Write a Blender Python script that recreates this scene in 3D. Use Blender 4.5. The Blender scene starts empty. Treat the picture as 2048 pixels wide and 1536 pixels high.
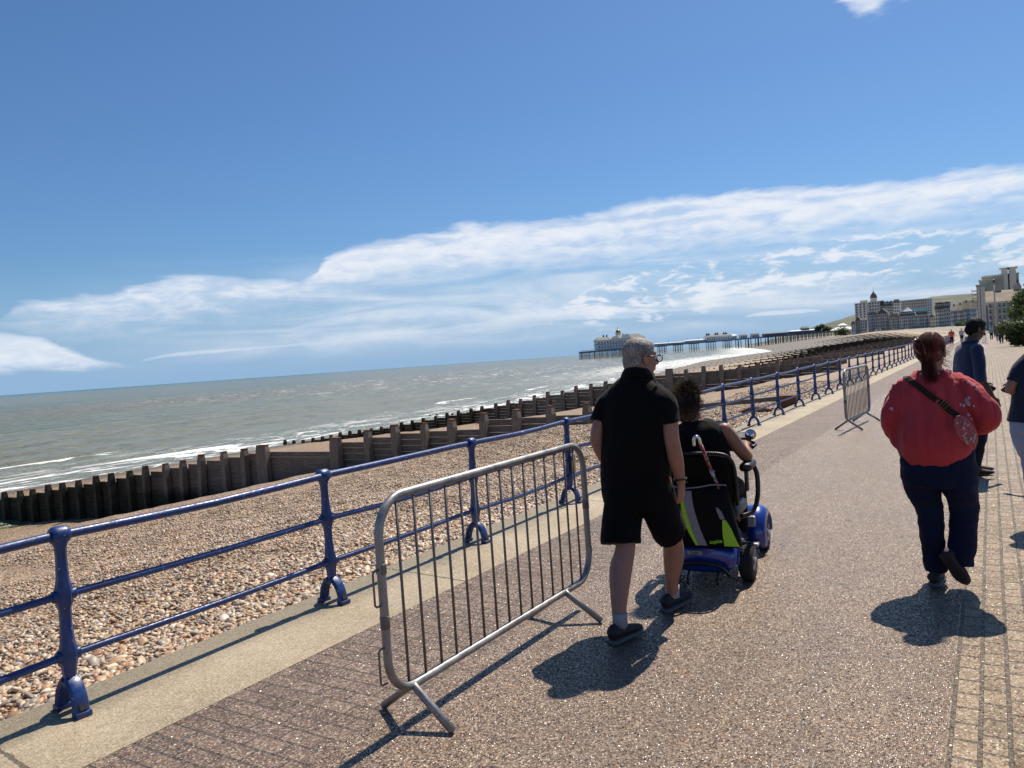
import bpy, bmesh, math, random
import numpy as np
from mathutils import Vector, Matrix, noise, Euler
R_ = math.radians
rnd = random.Random(7)
sc = bpy.context.scene
COL = sc.collection

# ------------------------------------------------------------------ camera
FPX, CAMH = 1540.0, 1.65
AX = Vector((0.8474254342694519, 0.5263517235892643, -0.06945499570111285))
AY = Vector((0.04224935486172071, 0.0635493048958554, 0.9970839873656693))
AZ = Vector((0.5292306920115266, -0.8478887597567646, 0.03161527654689091))
cam = bpy.data.objects.new('camera', bpy.data.cameras.new('camera'))
COL.objects.link(cam)
M = Matrix(((AX.x, AY.x, AZ.x, 0), (AX.y, AY.y, AZ.y, 0), (AX.z, AY.z, AZ.z, CAMH), (0, 0, 0, 1)))
cam.matrix_world = M
cam.data.sensor_width = 36
cam.data.lens = FPX / 2048 * 36
cam.data.clip_start = 0.05
cam.data.clip_end = 60000
sc.camera = cam

def at(px, py, Y):
    """world point on the sight line of photo pixel (px, py) at distance Y along the promenade"""
    d = AX * (px - 1024) - AY * (py - 768) - AZ * FPX
    return Vector((0, 0, CAMH)) + d * (Y / d.y)

# ------------------------------------------------------------------ light
SUN_EL, SUN_AZ = 57.0, 2.5
sun = bpy.data.objects.new('sun', bpy.data.lights.new('sun', 'SUN'))
COL.objects.link(sun)
sun.data.energy = 4.0
sun.data.angle = R_(0.53)
sun.data.color = (1.0, 0.90, 0.75)
sun.rotation_euler = Vector((math.sin(R_(SUN_AZ)) * math.cos(R_(SUN_EL)), math.cos(R_(SUN_AZ)) * math.cos(R_(SUN_EL)), math.sin(R_(SUN_EL)))).to_track_quat('Z', 'Y').to_euler()

sc.view_settings.view_transform = 'Standard'
sc.view_settings.look = 'None'
sc.view_settings.exposure = 0.77
sc.view_settings.gamma = 1.0
try:
    sc.cycles.use_denoising = True
    sc.cycles.denoiser = 'OPENIMAGEDENOISE'
    sc.cycles.denoising_input_passes = 'RGB_ALBEDO_NORMAL'
    sc.cycles.max_bounces = 6
    sc.cycles.diffuse_bounces = 3
    sc.cycles.caustics_reflective = False
    sc.cycles.caustics_refractive = False
    sc.cycles.sample_clamp_indirect = 6
except Exception as e:
    print(e)

# ------------------------------------------------------------------ node helper
class NT:
    def __init__(s, nt):
        s.nt = nt
    def n(s, typ, ins=None, **props):
        nd = s.nt.nodes.new(typ)
        for k, v in props.items():
            setattr(nd, k, v)
        for k, v in (ins or {}).items():
            sock = nd.inputs[k]
            if isinstance(v, bpy.types.NodeSocket):
                s.nt.links.new(v, sock)
            elif isinstance(v, tuple) and len(v) == 3 and len(sock.default_value if hasattr(sock.default_value, '__len__') else ()) == 4:
                sock.default_value = (*v, 1)
            else:
                sock.default_value = v
        return nd
    def m(s, op, a, b=0.0, c=0.0, clamp=False):
        nd = s.n('ShaderNodeMath', {0: a, 1: b, 2: c}, operation=op)
        nd.use_clamp = clamp
        return nd.outputs[0]
    def ss(s, v, lo, hi, a=0.0, b=1.0):
        nd = s.n('ShaderNodeMapRange', {0: v, 1: lo, 2: hi, 3: a, 4: b}, interpolation_type='SMOOTHSTEP')
        return nd.outputs[0]
    def mix(s, f, a, b, blend='MIX'):
        nd = s.n('ShaderNodeMix', data_type='RGBA', blend_type=blend)
        for sock, v in ((nd.inputs[0], f), (nd.inputs[6], a), (nd.inputs[7], b)):
            if isinstance(v, bpy.types.NodeSocket):
                s.nt.links.new(v, sock)
            else:
                sock.default_value = (*v, 1) if isinstance(v, tuple) and len(v) == 3 else v
        return nd.outputs[2]
    def noise(s, vec, scale, detail=4, rough=.5, dist=0, dim='3D'):
        nd = s.n('ShaderNodeTexNoise', {'Scale': scale, 'Detail': detail, 'Roughness': rough, 'Distortion': dist}, noise_dimensions=dim)
        if vec is not None:
            s.nt.links.new(vec, nd.inputs['Vector'])
        return nd
    def ramp(s, fac, pts, interp='LINEAR'):
        nd = s.n('ShaderNodeValToRGB', {0: fac})
        cr = nd.color_ramp
        cr.interpolation = interp
        while len(cr.elements) < len(pts):
            cr.elements.new(.5)
        for e, (p, c) in zip(cr.elements, pts):
            e.position = p
            e.color = (*c, 1) if len(c) == 3 else c
        return nd.outputs[0]
    def curve(s, x, pts, xr, yr):
        """piecewise curve y(x); pts in real units"""
        xn = s.n('ShaderNodeMapRange', {0: x, 1: xr[0], 2: xr[1], 3: 0.0, 4: 1.0}).outputs[0]
        nd = s.n('ShaderNodeFloatCurve', {'Value': xn})
        c = nd.mapping.curves[0]
        P = [((a - xr[0]) / (xr[1] - xr[0]), (b - yr[0]) / (yr[1] - yr[0])) for a, b in pts]
        c.points[0].location = P[0]
        c.points[1].location = P[-1]
        for q in P[1:-1]:
            c.points.new(*q)
        for q in c.points:
            q.handle_type = 'AUTO'
        nd.mapping.update()
        return s.n('ShaderNodeMapRange', {0: nd.outputs[0], 1: 0.0, 2: 1.0, 3: yr[0], 4: yr[1]}).outputs[0]

# ------------------------------------------------------------------ sky with cirrus bank
world = bpy.data.worlds.new('World')
sc.world = world
world.use_nodes = True
nt = world.node_tree
nt.nodes.clear()
w = NT(nt)
sky = w.n('ShaderNodeTexSky', sky_type='NISHITA', sun_disc=False, sun_elevation=R_(SUN_EL), sun_rotation=R_(SUN_AZ),
          altitude=0, air_density=1.0, dust_density=0.6, ozone_density=2.2)
tc = w.n('ShaderNodeTexCoord').outputs['Generated']
sep = w.n('ShaderNodeSeparateXYZ', {0: tc})
az = w.m('MULTIPLY', w.m('ARCTAN2', sep.outputs[0], sep.outputs[1]), 57.2958)
el = w.m('MULTIPLY', w.m('ARCSINE', sep.outputs[2]), 57.2958)
AR, ER = (-80, 20), (-5, 30)
v1 = w.n('ShaderNodeCombineXYZ', {0: w.m('MULTIPLY', az, .11), 1: w.m("MULTIPLY", el, .34), 2: 0.0}).outputs[0]
v2 = w.n('ShaderNodeCombineXYZ', {0: w.m('MULTIPLY', az, .05), 1: w.m('MULTIPLY', w.m('ADD', el, w.m("MULTIPLY", az, .02)), .38), 2: 3.0}).outputs[0]
n1 = w.noise(v1, 1.6, 9, .6, .7).outputs[0]
n2 = w.noise(v2, 1.5, 6, .52, .9).outputs[0]
n3 = w.noise(v1, 4.5, 7, .58, .4).outputs[0]
c1 = w.m('SUBTRACT', n1, .5)
c2 = w.m('SUBTRACT', n2, .5)
c3 = w.m('SUBTRACT', n3, .5)
def band(top, bot, st, sb, amp1, amp2):
    e = w.m('ADD', w.m('ADD', el, w.m('MULTIPLY', c1, amp1)), w.m('MULTIPLY', c3, amp2))
    t = w.curve(az, top, AR, ER)
    b = w.curve(az, bot, AR, ER)
    a1 = w.ss(w.m('SUBTRACT', t, e), 0.0, st)
    a2 = w.ss(w.m('SUBTRACT', e, b), -sb * .5, sb * .5)
    return w.m('MULTIPLY', a1, a2)
A = band([(-80, 3.0), (-65.4, 4.7), (-64, 5.9), (-58.7, 6.7), (-51.8, 7.5), (-47.6, 7.0), (-46.4, 6.9), (-44.9, 8.3), (-43.0, 9.0), (-39.4, 9.7), (-35.7, 10.15), (-28.3, 10.1), (-22, 10.7), (-17.4, 11), (-10.8, 10.5), (2.2, 9.8), (20, 8.5)],
         [(-80, 3.2), (-65.4, 4.9), (-62.5, 4.4), (-58.2, 4.3), (-52, 4.7), (-45.5, 5.4), (-39.7, 6.6), (-32.3, 6.9), (-25, 6.9), (-17.7, 7.2), (-11, 7.1), (2, 7.6), (20, 7)], .7, 3.6, 1.9, .8)
C = band([(-80, -3), (-33, -1), (-28, 3.8), (-25.7, 5.0), (-21.3, 6.0), (-14.3, 6.3), (-9.4, 6.8), (-3.9, 6.7), (2, 6.5), (20, 6)],
         [(-80, -3), (-33, -.5), (-28, 2.8), (-25.7, 2.4), (-18, 2.6), (-11, 3.2), (-5, 3.3), (2, 3.1), (20, 3)], .3, 2.2, 1.2, 2.2)
D = band([(-80, 3.3), (-52, 3.2), (-48.4, 3.6), (-43.4, 4.5), (-36, 4.6), (-31, 3.6), (-26, 2.6), (20, 2.6)],
         [(-80, 3.6), (-52, 3.2), (-48.4, 3.1), (-43.4, 3.4), (-36, 3.2), (-31, 2.8), (-26, 2.8), (20, 2.8)], .7, 1.6, .5, .4)
E = band([(-80, 4.2), (-68, 4.2), (-65.3, 3.95), (-63.3, 3.7), (-61.8, 2.9), (-60, 2.1), (-57, 1.4), (20, .5)],
         [(-80, 1.5), (-68, 1.5), (-65, 1.6), (-61.8, 1.5), (-58, 1.5), (-56, 1.6), (20, 1.6)], .5, .8, .5, .8)
F = band([(-80, .5), (-59, 1.2), (-56.9, 1.95), (-48.5, 2.35), (-42, 2.45), (-36, 2.2), (-33, 1.4), (20, 0)],
         [(-80, .7), (-59, 1.6), (-56.9, 1.7), (-48.5, 2.0), (-42, 2.05), (-36, 2.1), (-33, 2.0), (20, 2)], .25, .3, .25, .3)
G = band([(-80, 0), (-16.5, 1.2), (-14.4, 2.1), (-12, 2.2), (-10.1, 2.05), (-8.5, 1.2), (20, 0)],
         [(-80, 1.8), (-16, 1.85), (-14.3, 1.85), (-12, 1.82), (-10, 1.85), (20, 1.8)], .12, .14, .12, .1)
H = band([(-80, 20), (-11, 20), (-8, 24), (-5.6, 26), (-2, 24), (1, 20), (20, 20)],
         [(-80, 24), (-10, 23), (-7.8, 21.8), (-6, 20.4), (-4.4, 20.8), (-2.5, 20.6), (0, 23), (20, 25)], 1.5, 1.2, .8, 1.6)
veilraw = w.m('MULTIPLY', w.ss(az, -64, -44), w.m('MULTIPLY', w.ss(el, 9.0, 5.0), w.ss(el, 0.2, 3.0)))
veil = w.m('MULTIPLY', veilraw, w.ss(n2, .30, .70, .12, .75))
A = w.m('MULTIPLY', A, w.ss(w.m('ADD', n2, w.m('MULTIPLY', c3, .5)), .30, .56, .62, 1.0))
C = w.m('MULTIPLY', C, w.ss(w.m('ADD', n2, w.m('MULTIPLY', c3, 1.4)), .38, .58, .22, 1.0))
D = w.m('MULTIPLY', D, .75)
mask = A
for b_, k in ((C, .95), (D, 1.), (E, .9), (F, .6), (G, .75), (H, .9), (veil, 1.)):
    mask = w.m('MAXIMUM', mask, w.m('MULTIPLY', b_, k))
mask = w.m('MINIMUM', mask, 1.0)
SKYK = 0.05
skyc = w.mix(1.0, sky.outputs[0], (0.62, 0.89, 1.17), 'MULTIPLY')
skyc = w.mix(w.ss(el, 9.0, 0.5, 0.0, .9), skyc, (3.5, 5.6, 8.4))
# clouds: bright where thick, pearl blue grey where thin and streaked
shade = w.ss(w.m('ADD', n3, w.m('MULTIPLY', n2, .7)), .55, 1.15)
cloudc = w.mix(shade, (7.6, 8.7, 10.6), (10.4, 10.7, 11.2))
allc = w.mix(w.m('MULTIPLY', mask, .92), skyc, cloudc)
bg = w.n('ShaderNodeBackground', {'Color': allc, 'Strength': SKYK})
out = w.n('ShaderNodeOutputWorld', {'Surface': bg.outputs[0]})

# ------------------------------------------------------------------ object helpers
def tag(o, label=None, cat=None, group=None, kind=None):
    if label: o['label'] = label
    if cat: o['category'] = cat
    if group: o['group'] = group
    if kind: o['kind'] = kind
    return o
def empty(name, loc=(0, 0, 0), rz=0, label=None, cat=None, group=None):
    o = bpy.data.objects.new(name, None)
    COL.objects.link(o)
    o.location = loc
    o.rotation_euler = (0, 0, rz)
    o.empty_display_size = .1
    return tag(o, label, cat, group)
def link(name, me, mat, parent=None, smooth=False):
    o = bpy.data.objects.new(name, me)
    COL.objects.link(o)
    if mat is not None:
        for m_ in (mat if isinstance(mat, (list, tuple)) else [mat]):
            me.materials.append(m_)
    if smooth:
        me.polygons.foreach_set('use_smooth', [True] * len(me.polygons))
    if parent: o.parent = parent
    return o
def catmull(P, k):
    """resample a list of vectors (np rows) with Catmull-Rom"""
    P = np.asarray(P, float)
    if len(P) < 3 or k < 2: return P
    Q = np.vstack([2 * P[0] - P[1], P, 2 * P[-1] - P[-2]])
    out = []
    for i in range(1, len(Q) - 2):
        for j in range(k):
            t = j / k
            a, b, c, d = Q[i - 1], Q[i], Q[i + 1], Q[i + 2]
            out.append(.5 * ((2 * b) + (-a + c) * t + (2 * a - 5 * b + 4 * c - d) * t * t + (-a + 3 * b - 3 * c + d) * t ** 3))
    out.append(P[-1])
    return np.array(out)
class MB:
    def __init__(s):
        s.v, s.f, s.mi = [], [], []
        s.cur = 0
    def add(s, vs, fs):
        o = len(s.v)
        s.v.extend(tuple(p) for p in vs)
        s.f.extend(tuple(i + o for i in f) for f in fs)
        s.mi.extend([s.cur] * len(fs))
    def box(s, c, d, rz=0, rot=None, taper=1.0):
        c = Vector(c); hx, hy, hz = d[0] / 2, d[1] / 2, d[2] / 2
        m_ = rot if rot is not None else Matrix.Rotation(rz, 3, 'Z')
        vs = [c + m_ @ Vector((x * hx * (taper if z > 0 else 1), y * hy * (taper if z > 0 else 1), z * hz)) for z in (-1, 1) for x, y in ((-1, -1), (1, -1), (1, 1), (-1, 1))]
        s.add(vs, [(3, 2, 1, 0), (4, 5, 6, 7), (0, 1, 5, 4), (1, 2, 6, 5), (2, 3, 7, 6), (3, 0, 4, 7)])
    def bbox(s, c, d, b=.01, rz=0, rot=None):
        """box with chamfered edges"""
        c = Vector(c); h = [x / 2 for x in d]
        m_ = rot if rot is not None else Matrix.Rotation(rz, 3, 'Z')
        bm = bmesh.new(); bmesh.ops.create_cube(bm, size=1)
        for v in bm.verts: v.co = Vector((v.co.x * d[0], v.co.y * d[1], v.co.z * d[2]))
        bmesh.ops.bevel(bm, geom=bm.edges[:], offset=b, segments=2, affect='EDGES', profile=.5)
        bm.verts.ensure_lookup_table()
        s.add([c + m_ @ v.co for v in bm.verts], [[v.index for v in f.verts] for f in bm.faces])
        bm.free()
    def tube(s, P, r, n=8, closed=False, cap=True, flat=None, up=None):
        """tube along points; r scalar or list; flat = (dir vector, factor) squashes the section along dir"""
        P = [Vector(p) for p in P]
        if not hasattr(r, '__len__'): r = [r] * len(P)
        N = len(P); rings = []
        prev = None
        for i, p in enumerate(P):
            a = P[(i - 1) % N] if (closed or i > 0) else P[i]
            b = P[(i + 1) % N] if (closed or i < N - 1) else P[i]
            t = (b - a)
            t = t.normalized() if t.length > 1e-9 else Vector((0, 0, 1))
            if prev is None:
                u = Vector(up) if up is not None else (Vector((0, 0, 1)) if abs(t.z) < .9 else Vector((1, 0, 0)))
                x = t.cross(u).normalized()
            else:
                x = (prev - t * prev.dot(t)).normalized()
            prev = x
            y = t.cross(x).normalized()
            rr = r[i]
            rx, ry = (rr if hasattr(rr, '__len__') else (rr, rr))
            ring = [p + x * (math.cos(2 * math.pi * k / n) * rx) + y * (math.sin(2 * math.pi * k / n) * ry) for k in range(n)]
            rings.append(ring)
        o = len(s.v)
        vs = [q for rg in rings for q in rg]
        fs = []
        M_ = N if closed else N - 1
        for i in range(M_):
            j = (i + 1) % N
            for k in range(n):
                k2 = (k + 1) % n
                fs.append((i * n + k, i * n + k2, j * n + k2, j * n + k))
        if not closed and cap:
            fs.append(tuple(reversed(range(n))))
            fs.append(tuple((N - 1) * n + k for k in range(n)))
        s.add(vs, fs)
    def loft(s, rings, cap=True):
        n = len(rings[0])
        vs = [q for rg in rings for q in rg]
        fs = []
        for i in range(len(rings) - 1):
            for k in range(n):
                k2 = (k + 1) % n
                fs.append((i * n + k, i * n + k2, (i + 1) * n + k2, (i + 1) * n + k))
        if cap:
            fs.append(tuple(reversed(range(n))))
            fs.append(tuple((len(rings) - 1) * n + k for k in range(n)))
        s.add(vs, fs)
    def ball(s, c, r, seg=16, rings=10, rot=None):
        c = Vector(c)
        r = r if hasattr(r, '__len__') else (r, r, r)
        m_ = rot if rot is not None else Matrix.Identity(3)
        vs = [c + m_ @ Vector((0, 0, -r[2]))]
        for i in range(1, rings):
            ph = -math.pi / 2 + math.pi * i / rings
            for k in range(seg):
                th = 2 * math.pi * k / seg
                vs.append(c + m_ @ Vector((math.cos(ph) * math.cos(th) * r[0], math.cos(ph) * math.sin(th) * r[1], math.sin(ph) * r[2])))
        vs.append(c + m_ @ Vector((0, 0, r[2])))
        fs = []
        for k in range(seg):
            fs.append((0, 1 + (k + 1) % seg, 1 + k))
            L = 1 + (rings - 2) * seg
            fs.append((len(vs) - 1, L + k, L + (k + 1) % seg))
        for i in range(rings - 2):
            for k in range(seg):
                a = 1 + i * seg + k; b = 1 + i * seg + (k + 1) % seg
                fs.append((a, b, b + seg, a + seg))
        s.add(vs, fs)
    def prism(s, poly, axis_o, ax, ay, az_, depth):
        """extrude 2D polygon: point = o + ax*u + ay*v, thickness depth along az_ (centred)"""
        o = Vector(axis_o); ax = Vector(ax); ay = Vector(ay); az_ = Vector(az_)
        n = len(poly)
        vs = [o + ax * u + ay * v - az_ * depth / 2 for u, v in poly] + [o + ax * u + ay * v + az_ * depth / 2 for u, v in poly]
        fs = [tuple(reversed(range(n))), tuple(range(n, 2 * n))] + [(k, (k + 1) % n, (k + 1) % n + n, k + n) for k in range(n)]
        s.add(vs, fs)
    def lathe(s, prof, c=(0, 0, 0), n=20, rot=None):
        c = Vector(c); m_ = rot if rot is not None else Matrix.Identity(3)
        rings = [[c + m_ @ Vector((r * math.cos(2 * math.pi * k / n), r * math.sin(2 * math.pi * k / n), z)) for k in range(n)] for r, z in prof]
        s.loft(rings)
    def mesh(s, name):
        me = bpy.data.meshes.new(name)
        me.from_pydata([tuple(v) for v in s.v], [], s.f)
        if any(s.mi): me.polygons.foreach_set('material_index', s.mi)
        me.update()
        return me
    def build(s, name, mat, parent=None, smooth=False):
        return link(name, s.mesh(name), mat, parent, smooth)
def smooth_angle(o, deg=40):
    me = o.data
    me.polygons.foreach_set('use_smooth', [True] * len(me.polygons))
    try: me.set_sharp_from_angle(angle=R_(deg))
    except Exception: pass
    return o
def np_mesh(name, V, F, mat, parent=None, smooth=True, attrs=None):
    """fast mesh from numpy; F (m,k) same-size polys"""
    me = bpy.data.meshes.new(name)
    V = np.asarray(V, np.float32); F = np.asarray(F, np.int32)
    me.vertices.add(len(V)); me.vertices.foreach_set('co', V.ravel())
    k = F.shape[1]
    me.loops.add(F.size); me.loops.foreach_set('vertex_index', F.ravel())
    me.polygons.add(len(F))
    me.polygons.foreach_set('loop_start', np.arange(0, F.size, k, dtype=np.int32))
    me.polygons.foreach_set('use_smooth', np.full(len(F), smooth))
    me.update(calc_edges=True)
    for an, (typ, dom, data) in (attrs or {}).items():
        a = me.attributes.new(an, typ, dom)
        a.data.foreach_set('color' if 'COLOR' in typ else 'value', np.asarray(data, np.float32).ravel())
    return link(name, me, mat, parent)
def grid(nx, ny):
    i, j = np.meshgrid(np.arange(nx - 1), np.arange(ny - 1), indexing='ij')
    a = (i * ny + j).ravel()
    return np.stack([a, a + ny, a + ny + 1, a + 1], 1)

# ------------------------------------------------------------------ materials
def principled(name):
    m_ = bpy.data.materials.new(name)
    m_.use_nodes = True
    t = m_.node_tree
    t.nodes.clear()
    return m_, NT(t)
def finish(N_, col, rough=.6, metal=0., bump=None, bstr=.3, bdist=.01, normal=None, spec=.5, sheen=0, coat=0, trans=0):
    p = N_.n('ShaderNodeBsdfPrincipled', {'Base Color': col, 'Roughness': rough, 'Metallic': metal})
    p.inputs['Specular IOR Level'].default_value = spec
    if sheen: p.inputs['Sheen Weight'].default_value = sheen
    if coat: p.inputs['Coat Weight'].default_value = coat; p.inputs['Coat Roughness'].default_value = .08
    if trans: p.inputs['Transmission Weight'].default_value = trans
    if bump is not None:
        b = N_.n('ShaderNodeBump', {'Height': bump, 'Strength': bstr, 'Distance': bdist})
        if normal is not None: N_.nt.links.new(normal, b.inputs['Normal'])
        N_.nt.links.new(b.outputs[0], p.inputs['Normal'])
    elif normal is not None:
        N_.nt.links.new(normal, p.inputs['Normal'])
    o = N_.n('ShaderNodeOutputMaterial', {'Surface': p.outputs[0]})
    return p
def simple(name, col, rough=.6, metal=0., var=.15, scale=20., bstr=.1, bdist=.004, spec=.5, sheen=0, coat=0, obj=True):
    """plain material with slight mottling and fine bump"""
    m_, N_ = principled(name)
    v = N_.n('ShaderNodeTexCoord').outputs['Object']
    n_ = N_.noise(v, scale, 5, .6).outputs[0]
    lo = tuple(c * (1 - var) for c in col); hi = tuple(min(1, c * (1 + var)) for c in col)
    c = N_.ramp(n_, [(.3, lo), (.7, hi)])
    n2_ = N_.noise(v, scale * 6, 3, .6).outputs[0]
    rg = N_.ss(n_, .3, .7, max(.03, rough - .07), min(1, rough + .07))
    finish(N_, c, rg, metal, n2_, bstr, bdist, spec=spec, sheen=sheen, coat=coat)
    return m_
def objvec(N_): return N_.n('ShaderNodeTexCoord').outputs['Object']
# ================================================================== SETTING
SEA = -4.6
def Xe(Y): return -4.36 - 0.00016 * np.maximum(0, np.asarray(Y, float) - 90) ** 2
def el_(Y):
    t = np.clip((np.asarray(Y, float) - 330) / 520, 0, 1)
    return 4.4 * t * t * (3 - 2 * t)
def Xs(Y): return np.interp(Y, [-30, 0, 47, 124, 211, 325, 510, 700, 1012, 1125, 1300], [-50, -52, -55, -60, -80, -104, -119, -172, -268, -300, -360])
def wob(x, y, s, seed=0.):
    """cheap smooth noise, numpy"""
    a = np.sin(x * s * 1.3 + y * s * .7 + seed) + np.sin(-x * s * .6 + y * s * 1.7 + seed * 2.1) + .6 * np.sin(x * s * 2.7 - y * s * 2.3 + seed * .7) + .4 * np.sin(x * s * 4.1 + y * s * 5.3 + seed * 3)
    return a / 3.
def bz(X, Y):
    """shingle surface height"""
    X = np.asarray(X, float); Y = np.asarray(Y, float)
    xe, xs = Xe(Y), Xs(Y)
    d = (xe - X)                        # distance seaward from the coping
    wdt = (xe - xs)
    k = np.where(wdt < 60, 1.0, wdt / 50.)
    dd = d / k
    z = np.interp(dd, [-1, 0, 2, 4, 8, 12, 16, 26, 41, 50, 70], [-.10, -.10, -.26, -.46, -1.0, -1.34, -1.62, -2.7, -3.95, -4.6, -7.0])
    z = z + el_(Y) * np.clip(1 - d / np.maximum(wdt, 1), 0, 1)
    amp = np.clip(d / 3, 0, 1)
    z = z + amp * (.07 * wob(X, Y, .9, 1.) + .035 * wob(X, Y, 2.6, 4.))
    # mound against the first groyne, lit at its crest
    z = z + .42 * np.exp(-((X + 11.2) / 2.6) ** 2 - ((Y - 19.0) / 2.2) ** 2)
    z = z + .25 * np.exp(-((X + 9) / 2.2) ** 2 - ((Y - 40) / 6) ** 2)
    # scour on the near side of the first groyne towards the sea
    z = z - 1.15 * np.clip((-X - 17) / 16, 0, 1) * np.clip((21.5 - Y) / .8, 0, 1) * np.clip((Y + 2) / 12, 0, 1)
    return z

def mat_pebblefield():
    m_, N_ = principled('shingle_surface')
    geo = N_.n('ShaderNodeNewGeometry').outputs['Position']
    vo = N_.n('ShaderNodeTexVoronoi', {'Vector': geo, 'Scale': 27.0, 'Randomness': 1.0})
    vo2 = N_.n('ShaderNodeTexVoronoi', {'Vector': geo, 'Scale': 9.0, 'Randomness': 1.0})
    s_ = N_.n('ShaderNodeSeparateColor', {0: vo.outputs['Color']})
    c = N_.ramp(s_.outputs[0], [(0, (.045, .028, .016)), (.12, (.18, .10, .05)), (.3, (.34, .21, .11)), (.48, (.44, .285, .155)), (.62, (.19, .135, .09)), (.75, (.35, .265, .18)), (.9, (.56, .43, .29)), (1., (.64, .56, .44))])
    big = N_.noise(geo, .35, 4, .6).outputs[0]
    c = N_.mix(N_.ss(big, .35, .7, 0, .45), c, (.27, .175, .095))
    rid = N_.noise(N_.n('ShaderNodeMapping', {'Vector': geo, 'Scale': (.55, .035, 1)}).outputs[0], 1.0, 4, .6).outputs[0]
    c = N_.mix(N_.ss(rid, .50, .64, 0, .3), c, (.15, .11, .08))
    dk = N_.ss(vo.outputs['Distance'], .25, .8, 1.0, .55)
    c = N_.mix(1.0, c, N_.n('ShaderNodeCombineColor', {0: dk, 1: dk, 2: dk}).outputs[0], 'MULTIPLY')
    # wet shingle close to the waterline, and the darkened far beach
    wet = N_.n('ShaderNodeAttribute', attribute_name='wet').outputs['Fac']
    c = N_.mix(wet, c, (.052, .044, .036))
    h = N_.m('SUBTRACT', 1.0, N_.m('MULTIPLY', vo.outputs['Distance'], vo.outputs['Distance']))
    h = N_.m('ADD', h, N_.m('MULTIPLY', N_.m('SUBTRACT', 1.0, vo2.outputs['Distance']), 1.2))
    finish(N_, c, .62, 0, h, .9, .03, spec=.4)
    return m_
M_SHINGLE = mat_pebblefield()
def build_beach():
    ys = np.unique(np.concatenate([np.arange(-6, 30, .25), np.arange(30, 80, .6), np.arange(80, 240, 3), np.geomspace(240, 1400, 90)]))
    us = np.unique(np.concatenate([np.linspace(0, .5, 75), np.linspace(.5, 1.6, 50)]))
    Yg, U = np.meshgrid(ys, us, indexing='ij')
    Xg = Xe(Yg) + .05 - U * (Xe(Yg) - Xs(Yg)) * 1.0
    Z = bz(Xg, Yg)
    V = np.stack([Xg, Yg, Z], -1).reshape(-1, 3)
    frac = (Xe(Yg) - Xg) / (Xe(Yg) - Xs(Yg))
    far = np.clip((Yg - 150) / 250, 0, 1)
    wet = np.clip((frac - (.86 - .70 * far)) / .10, 0, 1) * np.clip(.75 + .12 * far, 0, 1)
    wet = np.maximum(wet, .62 * np.clip((Yg - 200) / 200, 0, 1) * np.clip((frac - .10) / .12, 0, 1))  # far beach darkened over all but its crest
    o = np_mesh('shingle_beach', V, grid(len(ys), len(us))[:, ::-1], M_SHINGLE, attrs={'wet': ('FLOAT', 'POINT', wet.ravel())})
    tag(o, kind='structure')
build_beach()

# loose stones lying on the near shingle: one countless mass
def mat_stones():
    m_, N_ = principled('beach_stones')
    c = N_.n('ShaderNodeAttribute', attribute_name='Col').outputs['Color']
    v = N_.n('ShaderNodeNewGeometry').outputs['Position']
    n_ = N_.noise(v, 60, 4, .6).outputs[0]
    c2 = N_.mix(N_.ss(n_, .4, .65, 0, .35), c, (.42, .36, .29))
    finish(N_, c2, .5, 0, n_, .15, .004, spec=.45)
    return m_
def stones(name, n, box, rad, seed, dens_pow=1.0, base='ico'):
    rg = np.random.default_rng(seed)
    x0, x1, y0, y1 = box
    X = x1 - (x1 - x0) * rg.random(n) ** dens_pow
    Y = y0 + (y1 - y0) * rg.random(n)
    # keep inside the view fan
    keep = (X > -2.55 * np.maximum(Y, .2) - 2.2)
    X, Y = X[keep], Y[keep]
    n = len(X)
    s = rad * np.exp(rg.normal(0, .34, n)).clip(.5, 1.75)
    s *= 1 + .25 * np.exp(-(X + 4.4) ** 2 / .8)
    bm = bmesh.new(); bmesh.ops.create_icosphere(bm, subdivisions=1 if base == 'ico' else 2, radius=1)
    bv = np.array([v.co[:] for v in bm.verts]); bf = np.array([[v.index for v in f.verts] for f in bm.faces]); bm.free()
    sc3 = np.stack([s * rg.uniform(.85, 1.45, n), s * rg.uniform(.7, 1.05, n), s * rg.uniform(.45, .75, n)], 1)
    a = rg.uniform(0, 2 * np.pi, n)
    tx = rg.normal(0, .35, n); ty = rg.normal(0, .35, n)
    P = bv[None] * sc3[:, None, :]
    P = P * (1 + .14 * rg.normal(0, 1, (n, len(bv), 1)).clip(-1.5, 1.5))
    ca, sa = np.cos(a)[:, None], np.sin(a)[:, None]
    x = P[..., 0] * ca - P[..., 1] * sa; y = P[..., 0] * sa + P[..., 1] * ca; z = P[..., 2]
    z2 = z + x * np.sin(tx)[:, None] + y * np.sin(ty)[:, None]
    base_z = bz(X, Y) + sc3[:, 2] * rg.uniform(-.25, .75, n)
    V = np.stack([x + X[:, None], y + Y[:, None], z2 + base_z[:, None]], -1).reshape(-1, 3)
    F = (bf[None] + (np.arange(n) * len(bv))[:, None, None]).reshape(-1, 3)
    pal = np.array([(.42, .27, .155), (.34, .185, .085), (.52, .41, .29), (.19, .15, .12), (.25, .22, .195), (.60, .53, .44), (.29, .125, .055), (.44, .33, .22), (.12, .11, .11), (.37, .28, .21)])
    pw = np.array([.19, .12, .15, .10, .11, .07, .06, .12, .03, .05])
    c = pal[rg.choice(len(pal), n, p=pw / pw.sum())] * rg.uniform(.75, 1.2, (n, 1))
    C4 = np.concatenate([np.repeat(c, len(bv), 0), np.ones((n * len(bv), 1))], 1)
    return V, F, C4
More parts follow.
